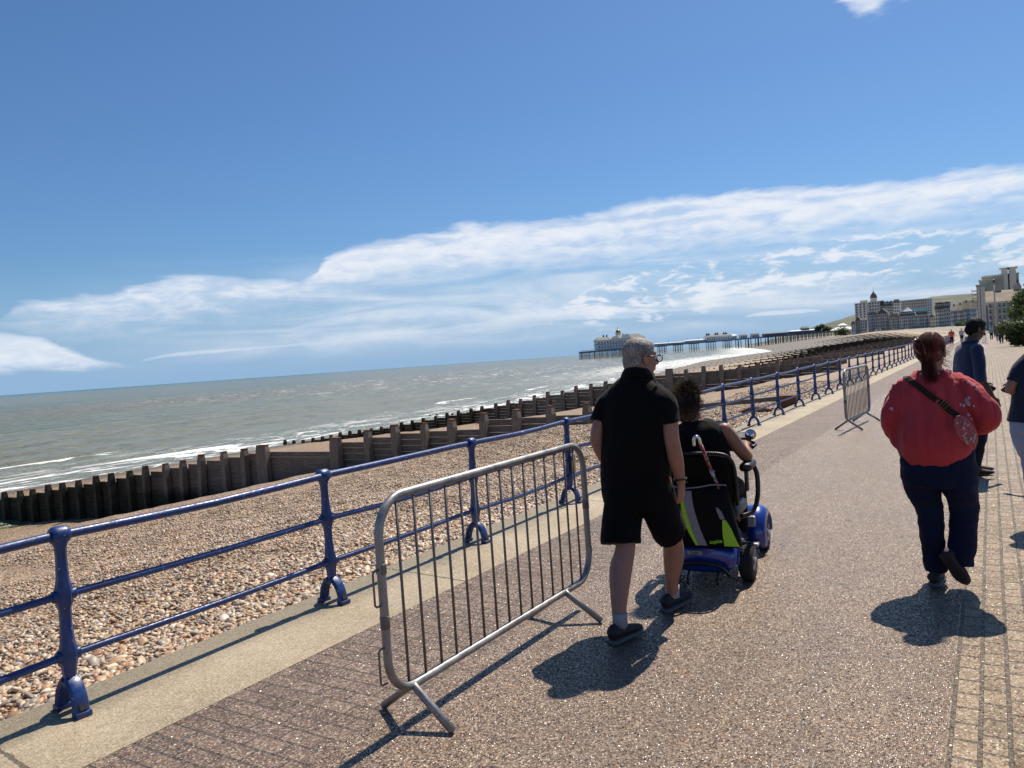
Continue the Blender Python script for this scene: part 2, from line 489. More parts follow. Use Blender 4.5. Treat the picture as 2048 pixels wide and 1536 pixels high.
def build_stones():
    parts = [stones('a', 9000, (-6.6, -4.42, .8, 8), .0175, 1, 1.2, 'ico2'),
             stones('b', 62000, (-11, -4.42, 1, 12), .0135, 2, 1.15),
             stones('c', 60000, (-15, -4.45, 6, 19.5), .0155, 3, 1.0),
             stones('d', 16000, (-9.5, -4.45, 12, 36), .021, 4, 1.0)]
    Vs, Fs, Cs, off = [], [], [], 0
    for V, F, C in parts:
        Vs.append(V); Fs.append(F + off); Cs.append(C); off += len(V)
    o = np_mesh('loose_stones', np.vstack(Vs), np.vstack(Fs), mat_stones(), attrs={'Col': ('FLOAT_COLOR', 'POINT', np.vstack(Cs))})
    tag(o, 'brown, tan and grey flint pebbles covering the beach below the railing', 'pebbles', kind='stuff')
build_stones()

# ---------------- promenade
def sparkle_normal(N_, vec, scale, k):
    vo = N_.n('ShaderNodeTexVoronoi', {'Vector': vec, 'Scale': scale, 'Randomness': 1.0})
    off = N_.n('ShaderNodeVectorMath', {0: vo.outputs['Color'], 1: (.5, .5, .5)}, operation='SUBTRACT').outputs[0]
    off = N_.n('ShaderNodeVectorMath', {0: off, 'Scale': k}, operation='SCALE').outputs[0]
    nrm = N_.n('ShaderNodeNewGeometry').outputs['Normal']
    s_ = N_.n('ShaderNodeVectorMath', {0: nrm, 1: off}, operation='ADD').outputs[0]
    return N_.n('ShaderNodeVectorMath', {0: s_}, operation='NORMALIZE').outputs[0], vo
def mat_resin():
    m_, N_ = principled('bound_gravel')
    geo = N_.n('ShaderNodeNewGeometry').outputs['Position']
    nrm, vo = sparkle_normal(N_, geo, 135.0, .95)
    s_ = N_.n('ShaderNodeSeparateColor', {0: vo.outputs['Color']})
    c = N_.ramp(s_.outputs[1], [(0, (.040, .023, .014)), (.3, (.125, .075, .047)), (.6, (.205, .126, .079)), (.86, (.31, .205, .13)), (1., (.55, .44, .31))])
    big = N_.noise(geo, .9, 5, .65).outputs[0]
    fine = N_.noise(geo, 9, 4, .6).outputs[0]
    c = N_.mix(N_.ss(big, .35, .7, 0, .35), c, (.105, .078, .066))
    c = N_.mix(N_.ss(fine, .58, .75, 0, .25), c, (.19, .095, .07))
    st_ = N_.noise(N_.n('ShaderNodeMapping', {'Vector': geo, 'Scale': (1.6, .25, 1)}).outputs[0], 1.0, 5, .7, .8).outputs[0]
    c = N_.mix(N_.ss(st_, .52, .70, 0, .42), c, (.085, .058, .043))
    vs = N_.n('ShaderNodeTexVoronoi', {'Vector': geo, 'Scale': 1.7, 'Randomness': 1.0})
    c = N_.mix(N_.ss(vs.outputs['Distance'], .06, .035, 0, .75), c, (.035, .028, .024))
    dk = N_.ss(vo.outputs['Distance'], .2, .75, 1.0, .62)
    c = N_.mix(1.0, c, N_.n('ShaderNodeCombineColor', {0: dk, 1: dk, 2: dk}).outputs[0], 'MULTIPLY')
    rg = N_.ss(s_.outputs[2], .0, 1., .22, .75)
    finish(N_, c, rg, 0, N_.m('SUBTRACT', 1.0, vo.outputs['Distance']), .5, .005, normal=nrm, spec=.6)
    return m_
def mat_pavers(name, cols, scale_along_x, bw, rh, mortar, tint, chips, swap, jx=0.0):
    m_, N_ = principled(name)
    geo = N_.n('ShaderNodeNewGeometry').outputs['Position']
    sp = N_.n('ShaderNodeSeparateXYZ', {0: geo})
    wv = N_.noise(geo, 2.2, 2, .5).outputs[0]
    wj = N_.m('MULTIPLY', N_.m('SUBTRACT', wv, .5), .005)
    xx, yy = (sp.outputs[1], sp.outputs[0]) if swap else (sp.outputs[0], sp.outputs[1])
    vec = N_.n('ShaderNodeCombineXYZ', {0: N_.m('ADD', xx, wj), 1: N_.m('ADD', yy, wj), 2: 0.0}).outputs[0]
    br = N_.n('ShaderNodeTexBrick', {'Vector': vec, 'Color1': (0, 0, 0), 'Color2': (1, 1, 1), 'Mortar': (0, 0, 0), 'Scale': 1.0, 'Mortar Size': mortar, 'Mortar Smooth': .25, 'Bias': 0.0, 'Brick Width': bw, 'Row Height': rh})
    br.offset = .5
    nrm, vo = sparkle_normal(N_, geo, 125.0, 1.1)
    s_ = N_.n('ShaderNodeSeparateColor', {0: vo.outputs['Color']})
    c = N_.ramp(br.outputs['Color'], [(0, cols[0]), (.5, cols[1]), (1, cols[2])])
    ch = N_.m('MULTIPLY', N_.ss(s_.outputs[1], .70, .95), chips)
    c = N_.mix(ch, c, tint)
    dirt = N_.noise(geo, 1.3, 6, .65).outputs[0]
    c = N_.mix(N_.ss(dirt, .38, .72, 0, .4), c, tuple(q * .62 for q in cols[1]))
    c = N_.mix(N_.m('MULTIPLY', br.outputs['Fac'], .65), c, (.045, .038, .03))
    rg = N_.ss(s_.outputs[2], .0, 1., .3, .85)
    h = N_.m('SUBTRACT', N_.m('MULTIPLY', s_.outputs[0], .25), N_.m('MULTIPLY', br.outputs['Fac'], 1.5))
    finish(N_, c, rg, 0, h, .7, .006, normal=nrm, spec=.55)
    return m_
def mat_concrete():
    m_, N_ = principled('coping_concrete')
    geo = N_.n('ShaderNodeNewGeometry').outputs['Position']
    sp = N_.n('ShaderNodeSeparateXYZ', {0: geo})
    nrm, vo = sparkle_normal(N_, geo, 150.0, .7)
    s_ = N_.n('ShaderNodeSeparateColor', {0: vo.outputs['Color']})
    a = N_.noise(geo, 1.1, 6, .65).outputs[0]
    b = N_.noise(geo, 14, 5, .6).outputs[0]
    c = N_.ramp(a, [(.3, (.24, .19, .125)), (.52, (.31, .25, .17)), (.75, (.38, .315, .22))])
    c = N_.mix(N_.ss(b, .5, .72, 0, .35), c, (.17, .145, .105))
    c = N_.mix(N_.m('MULTIPLY', N_.ss(s_.outputs[1], .72, .92), .55), c, (.42, .37, .29))
    # algae stained outer edge and worn crack joints every few metres
    edge = N_.ss(N_.m('ADD', sp.outputs[0], N_.m('MULTIPLY', N_.m('SUBTRACT', a, .5), .5)), -3.86, -4.10, 0, .55)
    c = N_.mix(edge, c, (.12, .105, .07))
    jy = N_.m('ADD', sp.outputs[1], N_.m('ADD', N_.m('MULTIPLY', b, .05), N_.m('MULTIPLY', sp.outputs[0], .10)))
    fr = N_.m('ABSOLUTE', N_.m('SUBTRACT', N_.m('MODULO', N_.m('ADD', jy, 100.85), 3.05), 1.5))
    jo = N_.ss(fr, .006, .014, 1, 0)
    c = N_.mix(N_.m('MULTIPLY', jo, .8), c, (.05, .04, .028))
    h = N_.m('SUBTRACT', N_.m('MULTIPLY', b, .3), jo)
    finish(N_, c, N_.ss(s_.outputs[2], 0, 1, .4, .9), 0, h, .5, .006, normal=nrm, spec=.45)
    return m_
M_RESIN = mat_resin()
M_BLOCKL = mat_pavers('brown_block_paving', [(.10, .062, .046), (.135, .086, .062), (.175, .115, .085)], 0, .21, .105, .007, (.34, .27, .2), .8, False)
M_BLOCKR = mat_pavers('buff_block_paving', [(.18, .122, .072), (.235, .165, .102), (.30, .218, .14)], 0, .155, .1025, .010, (.42, .36, .28), .75, True)
M_CONC = mat_concrete()
def strip(name, a, b, z, mat, y0=-8, y1=1300, thick=None):
    ys = np.unique(np.concatenate([np.arange(y0, 60, 2), np.arange(60, 300, 8), np.geomspace(300, y1, 40)]))
    off = Xe(ys) + 4.36
    zz = el_(ys) + z
    if thick is None:
        V = np.concatenate([np.stack([off + a, ys, zz], 1), np.stack([off + b, ys, zz], 1)])
        F = grid(2, len(ys))
    else:
        pr = [(a, -thick), (a, -.02), (a + .02, 0), (b, 0)]
        V = np.concatenate([np.stack([off + x, ys, zz + q], 1) for x, q in pr])
        F = grid(4, len(ys))
    o = np_mesh(name, V, F, mat, smooth=False)
    tag(o, kind='structure')
    return o
strip('coping', -4.36, -3.45, 0.0, M_CONC, thick=1.2)
strip('path', -3.45, -2.52, -.002, M_BLOCKL)
strip('promenade', -2.52, -.22, 0.0, M_RESIN)
strip('pavement', -.22, 3.6, -.002, M_BLOCKR)

# ground sheet far inland
M_GRASS = simple('pale_ground', (.21, .19, .15), .9, var=.3, scale=.5, bstr=.4, bdist=.03)
ys = np.unique(np.concatenate([np.arange(-60, 60, 10), np.geomspace(60, 1400, 50)]))
offs = np.array([3.6, 12, 40, 120, 400])
V = np.array([[Xe(y) + 4.36 + o_, y, float(el_(y)) - .01 - .0] for o_ in offs for y in ys])
tag(np_mesh('ground', V, grid(len(offs), len(ys)), M_GRASS), kind='structure')

# ---------------- sea
def mat_sea():
    m_, N_ = principled('sea_water')
    geo = N_.n('ShaderNodeNewGeometry').outputs['Position']
    sp = N_.n('ShaderNodeSeparateXYZ', {0: geo})
    sd = N_.n('ShaderNodeAttribute', attribute_name='sd').outputs['Fac']     # metres out from the waterline
    # wave trains run in parallel to the shore, slightly rotated
    st = N_.n('ShaderNodeMapping', {'Vector': geo, 'Rotation': (0, 0, R_(18)), 'Scale': (1.0, .36, 1.0)}).outputs[0]
    w1 = N_.noise(st, .22, 6, .62, .5).outputs[0]
    w2 = N_.noise(st, .9, 5, .65, .4).outputs[0]
    w3 = N_.noise(geo, 3.2, 4, .6).outputs[0]
    patch = N_.noise(N_.n('ShaderNodeMapping', {'Vector': geo, 'Rotation': (0, 0, R_(30)), 'Scale': (.010, .0035, 1)}).outputs[0], 1.0, 5, .6).outputs[0]
    col = N_.ramp(patch, [(.3, (.155, .135, .078)), (.5, (.128, .138, .086)), (.72, (.085, .130, .096))])
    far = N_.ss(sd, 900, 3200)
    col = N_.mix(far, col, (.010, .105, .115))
    col = N_.mix(N_.ss(w1, .42, .62, 0, .35), col, (.145, .145, .105))
    col = N_.mix(N_.ss(w2, .52, .36, 0, .35), col, (.045, .065, .052))
    # foam and painted sun glitter: white caps offshore, thick surf in the breaker zone
    band_ = N_.m('MULTIPLY', N_.ss(sd, -3, 1), N_.ss(sd, 15, 4))
    caps = N_.ss(N_.m('ADD', w1, N_.m('MULTIPLY', N_.m('SUBTRACT', w2, .5), .45)), .72, .765)
    cap_glit = N_.m('MULTIPLY', caps, N_.ss(sd, 900, 60, .25, 1.0))
    glit = N_.m('MULTIPLY', N_.ss(N_.m('ADD', w1, N_.m('MULTIPLY', N_.m('SUBTRACT', w2, .5), .6)), .60, .66), N_.m('MULTIPLY', N_.ss(sp.outputs[1], 90, 300), N_.ss(sd, 300, 60)))  # sun glitter painted white, joined to the whitecap mask
    cap_glit = N_.m('MAXIMUM', cap_glit, N_.m('MULTIPLY', glit, .85))
    lace = N_.noise(N_.n('ShaderNodeMapping', {'Vector': geo, 'Rotation': (0, 0, R_(12)), 'Scale': (1.0, .30, 1.0)}).outputs[0], .5, 7, .7, 1.6).outputs[0]
    surf = N_.m('MULTIPLY', band_, N_.ss(lace, .50, .58))
    farsurf = N_.m('MULTIPLY', N_.m('MULTIPLY', N_.ss(sp.outputs[1], 120, 300), N_.ss(sd, 48, 10)), N_.ss(lace, .42, .54))
    br_ = N_.n('ShaderNodeAttribute', attribute_name='br').outputs['Fac']
    surf = N_.m('MAXIMUM', surf, N_.ss(N_.m('ADD', br_, N_.m('MULTIPLY', N_.m('SUBTRACT', lace, .5), 1.6)), .52, .66))
    foam = N_.m('MAXIMUM', N_.m('MAXIMUM', cap_glit, surf), farsurf, clamp=True)  # this mask also carries the painted glitter
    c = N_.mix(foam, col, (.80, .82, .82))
    h = N_.m('ADD', N_.m('MULTIPLY', w1, 1.6), N_.m('ADD', N_.m('MULTIPLY', w2, .55), N_.m('MULTIPLY', w3, .13)))
    h = N_.m('ADD', h, N_.m('MULTIPLY', foam, .12))
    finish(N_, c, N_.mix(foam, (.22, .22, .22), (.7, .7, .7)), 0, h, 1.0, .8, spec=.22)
    return m_
M_SEA = mat_sea()
def build_sea():
    azs = np.radians(np.concatenate([np.linspace(-150, -76, 12), np.linspace(-74, 8, 380)]))
    rs = np.concatenate([np.geomspace(20, 900, 420), np.geomspace(950, 24000, 26)])
    A_, Rr = np.meshgrid(azs, rs, indexing='ij')
    X = np.sin(A_) * Rr; Y = np.cos(A_) * Rr
    sd = (Xs(Y) - X) * .93
    fall = np.clip(1 - Rr / 900, 0, 1)
    shoal = np.clip(sd / 25, .15, 1)
    cr = np.cos(R_(14)); sr = np.sin(R_(14))
    u = X * cr + Y * sr + 2.5 * wob(X, Y, .05, 2.)
    h = .20 * np.sin(u * .62) * (1 + .5 * wob(X, Y, .06, 7.)) + .10 * np.sin(u * 1.23 + 1.1 + wob(X, Y, .2, 3.)) + .07 * wob(X, Y, 1.1, 5.)
    # steepened breakers near the waterline
    br = np.zeros_like(h)
    for d0, a_ in ((6, .30), (15, .38), (27, .30)):
        dd = sd - d0 - 1.8 * wob(X, Y, .09, d0)
        md = np.clip(.30 + .85 * wob(X, Y, .11, d0 + 1.), 0, 1.1) * np.where(d0 > 20, .6, 1.0)
        h = h + a_ * np.where(dd < 0, np.exp(-(dd / .8) ** 2), np.exp(-(dd / 2.2) ** 2)) * md
        br = np.maximum(br, np.where(dd < .3, np.exp(-((dd - .3) / 2.2) ** 2), np.exp(-((dd - .3) / .5) ** 2)) * md * (1.0 if d0 < 20 else .7))
    Z = SEA + h * fall * shoal
    V = np.stack([X, Y, Z], -1).reshape(-1, 3)
    tag(np_mesh('sea', V, grid(len(azs), len(rs))[:, ::-1], M_SEA, attrs={'sd': ('FLOAT', 'POINT', sd.ravel()), 'br': ('FLOAT', 'POINT', br.ravel())}), kind='structure')
build_sea()

# ---------------- chalk down behind the town
M_HILL, N_ = principled('downland')
g_ = N_.n('ShaderNodeNewGeometry').outputs['Position']
hn = N_.noise(g_, .006, 6, .6).outputs[0]
hc = N_.ramp(hn, [(.38, (.045, .055, .045)), (.5, (.085, .095, .065)), (.62, (.14, .135, .09))])
finish(N_, hc, .95, 0, hn, .3, 4)
def build_hill(name, Y0, prof, depth, amp):
    """prof: (px, py) crest in the photo, stood at distance Y0 with real depth"""
    pts = [at(px, py, Y0) for px, py in prof]
    xs = np.linspace(pts[0].x, pts[-1].x, 120)
    cz = np.interp(xs, [p.x for p in pts], [p.z for p in pts])
    ts = np.linspace(-1, 1, 40)
    Xg, T = np.meshgrid(xs, ts, indexing='ij')
    cz = cz[:, None]
    Z = -4 + (cz + 4) * (1 - np.abs(T) ** 1.5) + amp * wob(Xg, T * depth, .012, 3.) * (1 - np.abs(T)) * np.minimum(1, (cz + 4) / 60)
    V = np.stack([Xg, Y0 + T * depth, Z], -1).reshape(-1, 3)
    tag(np_mesh(name, V, grid(120, 40), M_HILL), kind='structure')
build_hill('hill', 2900, [(1625, 668), (1641, 656), (1668, 645), (1700, 636), (1712, 631), (1745, 622), (1800, 612), (1850, 603), (1900, 600), (1960, 604), (2048, 600), (2400, 590)], 900, 3)
build_hill('far_hill', 4200, [(1820, 612), (1840, 603), (1862, 594), (1900, 591), (1957, 587), (2048, 583), (2400, 575)], 900, 5)
# ================================================================== RAILING
def mat_bluepaint():
    m_, N_ = principled('blue_paint')
    v = objvec(N_)
    a = N_.noise(v, 5, 6, .65).outputs[0]
    b = N_.noise(v, 34, 5, .7, .5).outputs[0]
    c = N_.ramp(a, [(.3, (.001, .019, .10)), (.6, (.002, .033, .17)), (.8, (.006, .060, .24))])
    chip = N_.ss(N_.m('ADD', b, N_.m('MULTIPLY', a, .35)), .83, .86)
    c = N_.mix(chip, c, (.42, .40, .38))
    ru = N_.noise(N_.n('ShaderNodeMapping', {'Vector': v, 'Scale': (1, 1, .35)}).outputs[0], 11, 5, .7).outputs[0]
    c = N_.mix(N_.ss(ru, .64, .70, 0, .75), c, (.09, .035, .015))
    c = N_.mix(N_.ss(N_.noise(v, 2.2, 4, .6).outputs[0], .5, .72, 0, .4), c, (.018, .075, .20))
    rg = N_.ss(b, .3, .7, .28, .6)
    finish(N_, c, rg, 0, N_.m('SUBTRACT', b, N_.m('MULTIPLY', chip, .6)), .25, .003, spec=.6)
    return m_
M_BLUE = mat_bluepaint()
M_BLUEFADE = simple('faded_blue_cap', (.10, .20, .42), .5, var=.3, scale=30, bstr=.3)
M_RUST = simple('rusted_iron', (.17, .075, .035), .9, var=.5, scale=14, bstr=.5, bdist=.01)
M_HOLE = simple('recess_shade_and_strap_black', (.012, .013, .018), .8)  # near-black for painted pocket shade and for the notice holder and strap
RX = -4.08
rail = empty('promenade_railing', (RX, 8, 0), 0, 'chipped blue painted iron railing with three rails along the beach edge of the promenade', 'railing')
posts_y = [-1.72, .2, 2.06, 3.92, 5.74, 7.61, 9.6, 11.6, 13.6, 15.55, 17.7, 19.9, 22.0]
while posts_y[-1] < 118: posts_y.append(posts_y[-1] + 2.02)
posts_y = posts_y[:62]
def rail_post_mesh():
    m = MB()
    # shaft of eight sides, swelling at each rail
    def ring(z, rx, ry):
        rx *= .88; ry *= .9; return [Vector((rx * math.cos(math.pi / 8 + k * math.pi / 4) * 1.08, ry * math.sin(math.pi / 8 + k * math.pi / 4) * 1.08, z)) for k in range(8)]
    prof = [(.145, .040, .034), (.19, .038, .032), (.24, .044, .038), (.27, .05, .045), (.325, .05, .045), (.36, .042, .036), (.46, .034, .029), (.54, .036, .031), (.57, .047, .043), (.64, .047, .043), (.68, .038, .032), (.80, .031, .027), (.855, .034, .030), (.885, .046, .041), (.905, .048, .043)]
    m.loft([ring(*p) for p in prof])
    # round head gripping the top rail
    def disc(r, y): return [Vector((r * math.cos(2 * math.pi * k / 20), y, .917 + r * math.sin(2 * math.pi * k / 20))) for k in range(20)]
    m.loft([disc(.036, -.044), disc(.043, -.036), disc(.047, -.02), disc(.047, .02), disc(.043, .036), disc(.036, .044)])
    # sleeves on the lower rails
    for z in (.298, .607):
        def dd(r, y): return [Vector((r * math.cos(2 * math.pi * k / 14), y, z + r * math.sin(2 * math.pi * k / 14))) for k in range(14)]
        m.loft([dd(.026, -.058), dd(.031, -.052), dd(.031, .052), dd(.026, .058)])
    # splayed feet forming an arch
    for s_ in (-1, 1):
        P = catmull([(s_ * .012, 0, .175), (s_ * .048, 0, .150), (s_ * .078, 0, .105), (s_ * .093, 0, .055), (s_ * .100, 0, .026)], 3)
        m.tube(P, [(.026, .040)] * 3 + [(.025, .042)] * (len(P) - 3), 8, up=(0, 1, 0))
        m.bbox((s_ * .104, 0, .014), (.062, .078, .03), .006)
    me = m.mesh('post')
    return me
post_me = rail_post_mesh()
post_me.materials.append(M_BLUE)
post_me.polygons.foreach_set('use_smooth', [True] * len(post_me.polygons))
post_me.set_sharp_from_angle(angle=R_(38))
for i, y in enumerate(posts_y):
    o = bpy.data.objects.new('post', post_me); COL.objects.link(o)
    o.parent = rail
    x_ = float(Xe(y)) + 4.36 + RX
    o.location = (x_ - RX, y - 8, 0)
    o.rotation_euler = (rnd.uniform(-.014, .014), rnd.uniform(-.018, .018), rnd.uniform(-.07, .07))
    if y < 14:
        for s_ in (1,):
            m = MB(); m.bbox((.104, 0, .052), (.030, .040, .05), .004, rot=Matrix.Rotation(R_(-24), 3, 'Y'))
            k = m.build('painted_recess', M_HOLE, o)  # dark block, its colour standing in for the shade in the foot's pocket
def rail_tube(z, r, n):
    m = MB()
    ys_ = np.concatenate([np.arange(-2, 40, .5), np.arange(40, 120, 2.0)])
    P = []
    for y in ys_:
        # slight sag of an old tube between posts
        i = np.searchsorted(posts_y, y); a = posts_y[max(0, i - 1)]; b = posts_y[min(len(posts_y) - 1, i)]
        t = (y - a) / max(.1, b - a)
        sag = -.012 * math.sin(math.pi * min(1, max(0, t))) * (1 + .8 * math.sin(i * 2.3 + z * 9))
        P.append((float(Xe(y)) + 4.36, y - 8, z + sag))
    m.tube(P, r * .93, n)
    return m.build('rail', M_BLUE, rail, True)
rail_tube(.917, .026, 14); rail_tube(.607, .021, 12); rail_tube(.298, .021, 12)
# yellow notice strapped to the fourth post
def text(name, body, size, mat, parent, loc, rot, extr=.0006, bold=0):
    cu = bpy.data.curves.new(name, 'FONT'); cu.body = body; cu.size = size; cu.extrude = extr; cu.align_x = 'CENTER'; cu.align_y = 'CENTER'; cu.offset = bold
    o = bpy.data.objects.new(name, cu); COL.objects.link(o)
    dg = bpy.context.evaluated_depsgraph_get()
    me = bpy.data.meshes.new_from_object(o.evaluated_get(dg))
    bpy.data.objects.remove(o)
    me.materials.clear()
    k = link(name, me, mat, parent); k.location = loc; k.rotation_euler = rot
    return k
M_YEL = simple('yellow_plastic', (.62, .36, .02), .5, var=.15)
M_INK = simple('black_ink', (.015, .014, .012), .6)
sg = empty('notice', (RX + .02, 7.61, .42), 0, 'small yellow notice strapped to a blue railing post behind the steel barrier', 'sign')
m = MB(); m.bbox((.05, -.02, .02), (.012, .10, .19), .004); m.build('holder', M_HOLE, sg)
m = MB(); m.bbox((.059, -.02, -.005), (.006, .082, .115), .002); m.build('panel', M_YEL, sg)
for q in range(4):
    m = MB(); m.box((.063, -.02 + (-.006 if q % 2 else .004), .035 - q * .024), (.002, .055 - .008 * (q % 3), .007)); m.build('printed_line', M_INK, sg)
m = MB(); m.tube([(.0, -.05, .06), (.05, -.05, .06), (.05, .01, .06), (0, .03, .06), (-.05, .0, .06), (-.04, -.04, .06)], .006, 6, closed=True); m.build('strap', M_HOLE, sg)

# ================================================================== CROWD BARRIERS
def mat_galv():
    m_, N_ = principled('galvanised_steel')
    v = objvec(N_)
    a = N_.noise(v, 9, 5, .6).outputs[0]; b = N_.noise(v, 60, 4, .6).outputs[0]
    c = N_.ramp(a, [(.3, (.20, .20, .205)), (.55, (.30, .30, .30)), (.75, (.40, .40, .39))])
    grime = N_.ss(N_.m('ADD', b, N_.m('MULTIPLY', a, .4)), .80, .92)
    c = N_.mix(N_.m('MULTIPLY', grime, .7), c, (.12, .10, .085))
    finish(N_, c, N_.ss(a, .3, .7, .38, .6), .65, b, .2, .002, spec=.5)
    return m_
M_GALV = mat_galv()
M_BAR = simple('weathered_steel_bar', (.17, .155, .145), .5, .45, var=.25, scale=25, bstr=.2)
def barrier(loc, rz, label, L=1.99, H=1.068, bars=15, near=True):
    t = empty('crowd_barrier', loc, rz, label, 'barrier', 'steel crowd barriers beside the railing')
    h = L / 2; r = .17; z0 = .175
    m = MB(); P = []
    for cx, cz, a0 in ((h - r, H - r, 0), (-h + r, H - r, 90), (-h + r, z0 + r, 180), (h - r, z0 + r, 270)):
        for k in range(9):
            a = R_(a0 + k * 90 / 8)
            P.append((0, cx + r * math.cos(a), cz + r * math.sin(a)))
    m.tube(P, .0205, 14, closed=True, up=(1, 0, 0))
    fr_ = m.build('frame', M_GALV, t, True)
    for yy, zz in ((-h, .52), (h, .66)):
        m = MB(); m.lathe([(.0205, -.03), (.0225, -.026), (.0225, .026), (.0205, .03)], (0, yy, zz), 14); m.build('joint_sleeve', M_BAR, fr_, True)
    m = MB(); m.bbox((.0, -h, .76), (.046, .030, .05), .006); m.build('tag', M_BAR, fr_)
    for i in range(bars):
        y = -h + .13 + i * (L - .26) / (bars - 1)
        d = max(0, r - (h - abs(y)))
        dz = r - math.sqrt(max(0, r * r - d * d))
        m = MB(); m.tube([(0, y, z0 + dz), (0, y, H - dz)], .0068, 8)
        m.build('bar', M_BAR, t, True)
    for s_ in (-1, 1):
        y = -(h - .15) if s_ < 0 else h - .36
        m = MB()
        m.tube([(-.235, y - .05 * s_, .015), (-.02, y, .165), (.0, y, .185)], [.019, .019, .017], 12)
        m.tube([(.0, y, .185), (.02, y, .165), (.235, y + .02 * s_, .015)], [.017, .019, .019], 12)
        m.build('foot', M_GALV, t, True)
    for z in (.70, .35):
        m = MB()
        m.tube([(0, -h - .018, z + .06), (0, -h - .045, z + .06), (0, -h - .055, z + .05), (0, -h - .055, z - .09), (0, -h - .045, z - .10), (0, -h - .015, z - .10)], .005, 7)
        m.build('hook', M_BAR, t, True)
        m = MB(); m.bbox((0, h + .024, z), (.02, .02, .05), .004); m.build('eye', M_BAR, t)
    return t
barrier((-2.335, 3.545, 0), R_(-.6), 'large galvanised steel crowd barrier nearest the camera, behind the man in black')
barrier((-2.12, 15.35, 0), R_(-4), 'smaller looking steel crowd barrier standing alone between the railing and the woman in red', bars=17)
barrier((-2.0, 35.5, 0), R_(-3), 'steel crowd barrier mostly hidden behind the head of the woman in red')
barrier((-1.35, 60, 0), R_(8), 'steel crowd barrier showing under the chin of the man in navy')
barrier((-.70, 84, 0), R_(-20), 'far steel crowd barrier standing end on before the distant crowd')

# ================================================================== GROYNES
def mat_wood(name, cols, green=0.0):
    m_, N_ = principled(name)
    v = objvec(N_)
    geo = N_.n('ShaderNodeNewGeometry').outputs['Position']
    st = N_.n('ShaderNodeMapping', {'Vector': v, 'Scale': (1.2, 6, 14)}).outputs[0] if 'plank' in name else N_.n('ShaderNodeMapping', {'Vector': v, 'Scale': (12, 12, 1.2)}).outputs[0]
    a = N_.noise(st, 2.2, 6, .65, .6).outputs[0]
    b = N_.noise(geo, 1.7, 4, .6).outputs[0]
    c = N_.ramp(a, [(.28, cols[0]), (.5, cols[1]), (.74, cols[2])])
    c = N_.mix(N_.ss(b, .45, .75, 0, .5), c, cols[0])
    # weed and slime below the reach of the tide
    sp = N_.n('ShaderNodeSeparateXYZ', {0: geo})
    lv = N_.m('ADD', sp.outputs[0], N_.m('MULTIPLY', N_.m('SUBTRACT', b, .5), 7))
    wet = N_.m('MAXIMUM', N_.ss(lv, -27, -34), N_.ss(N_.m('ADD', sp.outputs[2], N_.m('MULTIPLY', N_.m('SUBTRACT', b, .5), 1.2)), -2.4, -3.2))
    slime = N_.ramp(N_.noise(geo, 4, 4, .6).outputs[0], [(.38, (.012, .012, .010)), (.55, (.022, .026, .014)), (.7, (.05, .05, .02))])
    c = N_.mix(N_.m('MULTIPLY', wet, .93), c, slime)
    finish(N_, c, .85, 0, a, .6, .02, spec=.3)
    return m_
M_POST = mat_wood('groyne_timber', [(.10, .082, .066), (.20, .165, .135), (.31, .265, .22)])
M_PLANK = mat_wood('groyne_plank', [(.085, .072, .060), (.175, .150, .125), (.27, .24, .205)])
def groyne(Yg, slope, xs_posts, topfn, label, base_drop=1.6, post_w=.24, wide=(), plank_off=None, raise_=.32, detail=True):
    """line of piles with boards behind; x positions of the piles, top height of boards by x"""
    x0 = xs_posts[0]
    g = empty('timber_groyne', (x0, Yg + slope * x0, 0), 0, label, 'groyne', 'timber groynes across the beach')
    def Yx(x): return Yg + slope * x
    rg = random.Random(int(Yg * 10))
    n = len(xs_posts)
    for i, x in enumerate(xs_posts):
        zt = topfn(x) + raise_ + rg.uniform(-.07, .07)
        y = Yx(x)
        zb = float(bz(x, y)) - base_drop * .4 - .3
        w_ = post_w * rg.uniform(.9, 1.1) * (2.0 if i in wide else 1)
        m = MB()
        hgt = zt - zb
        c = Vector((0, 0, 0))
        if detail:
            # tapered head with iron cap
            def rg4(s1, s2, z): return [Vector((a * s1, b * s2, z)) for a, b in ((-.5, -.5), (.5, -.5), (.5, .5), (-.5, .5))]
            m.loft([rg4(w_, post_w, zb), rg4(w_, post_w, zt - .26), rg4(w_ * .74 if i not in wide else w_ * .9, post_w * .74, zt - .03)])
            o = m.build('pile', M_POST, g)
            m2 = MB(); m2.box((0, 0, zt - .015), ((w_ * .78 if i not in wide else w_ * .93), post_w * .80, .05))
            k = m2.build('iron_cap', M_RUST, o)
        else:
            m.box((0, 0, (zt + zb) / 2), (w_, post_w, hgt), taper=.92)
            o = m.build('pile', M_POST, g)
        o.location = (x - x0, y - post_w * .5 - .06 - Yx(x0), 0)
        o.rotation_euler = (rg.uniform(-.02, .02), rg.uniform(-.035, .035), rg.uniform(-.12, .12))
    # boards: stacked planks in bays
    m = MB()
    for i in range(n - 1):
        a, b = xs_posts[i], xs_posts[i + 1]
        for (u, v) in ((a, b),):
            zt = min(topfn(u), topfn(v)) if abs(topfn(u) - topfn(v)) > .25 else (topfn(u) + topfn(v)) / 2
            zb = min(float(bz(u, Yx(u))), float(bz(v, Yx(v)))) - 1.0
            z = zt; k = 0
            while z > zb:
                hp = .21 if detail else .5
                m.box(((u + v) / 2 - x0, (Yx(u) + Yx(v)) / 2 + .04 + rg.uniform(-.012, .012) - Yx(x0), z - hp / 2), (abs(v - u) - .006, .09, hp - .014), rz=math.atan(slope) + rg.uniform(-.004, .004))
                z -= hp; k += 1
    m.build('plank_wall', M_PLANK, g)
    return g
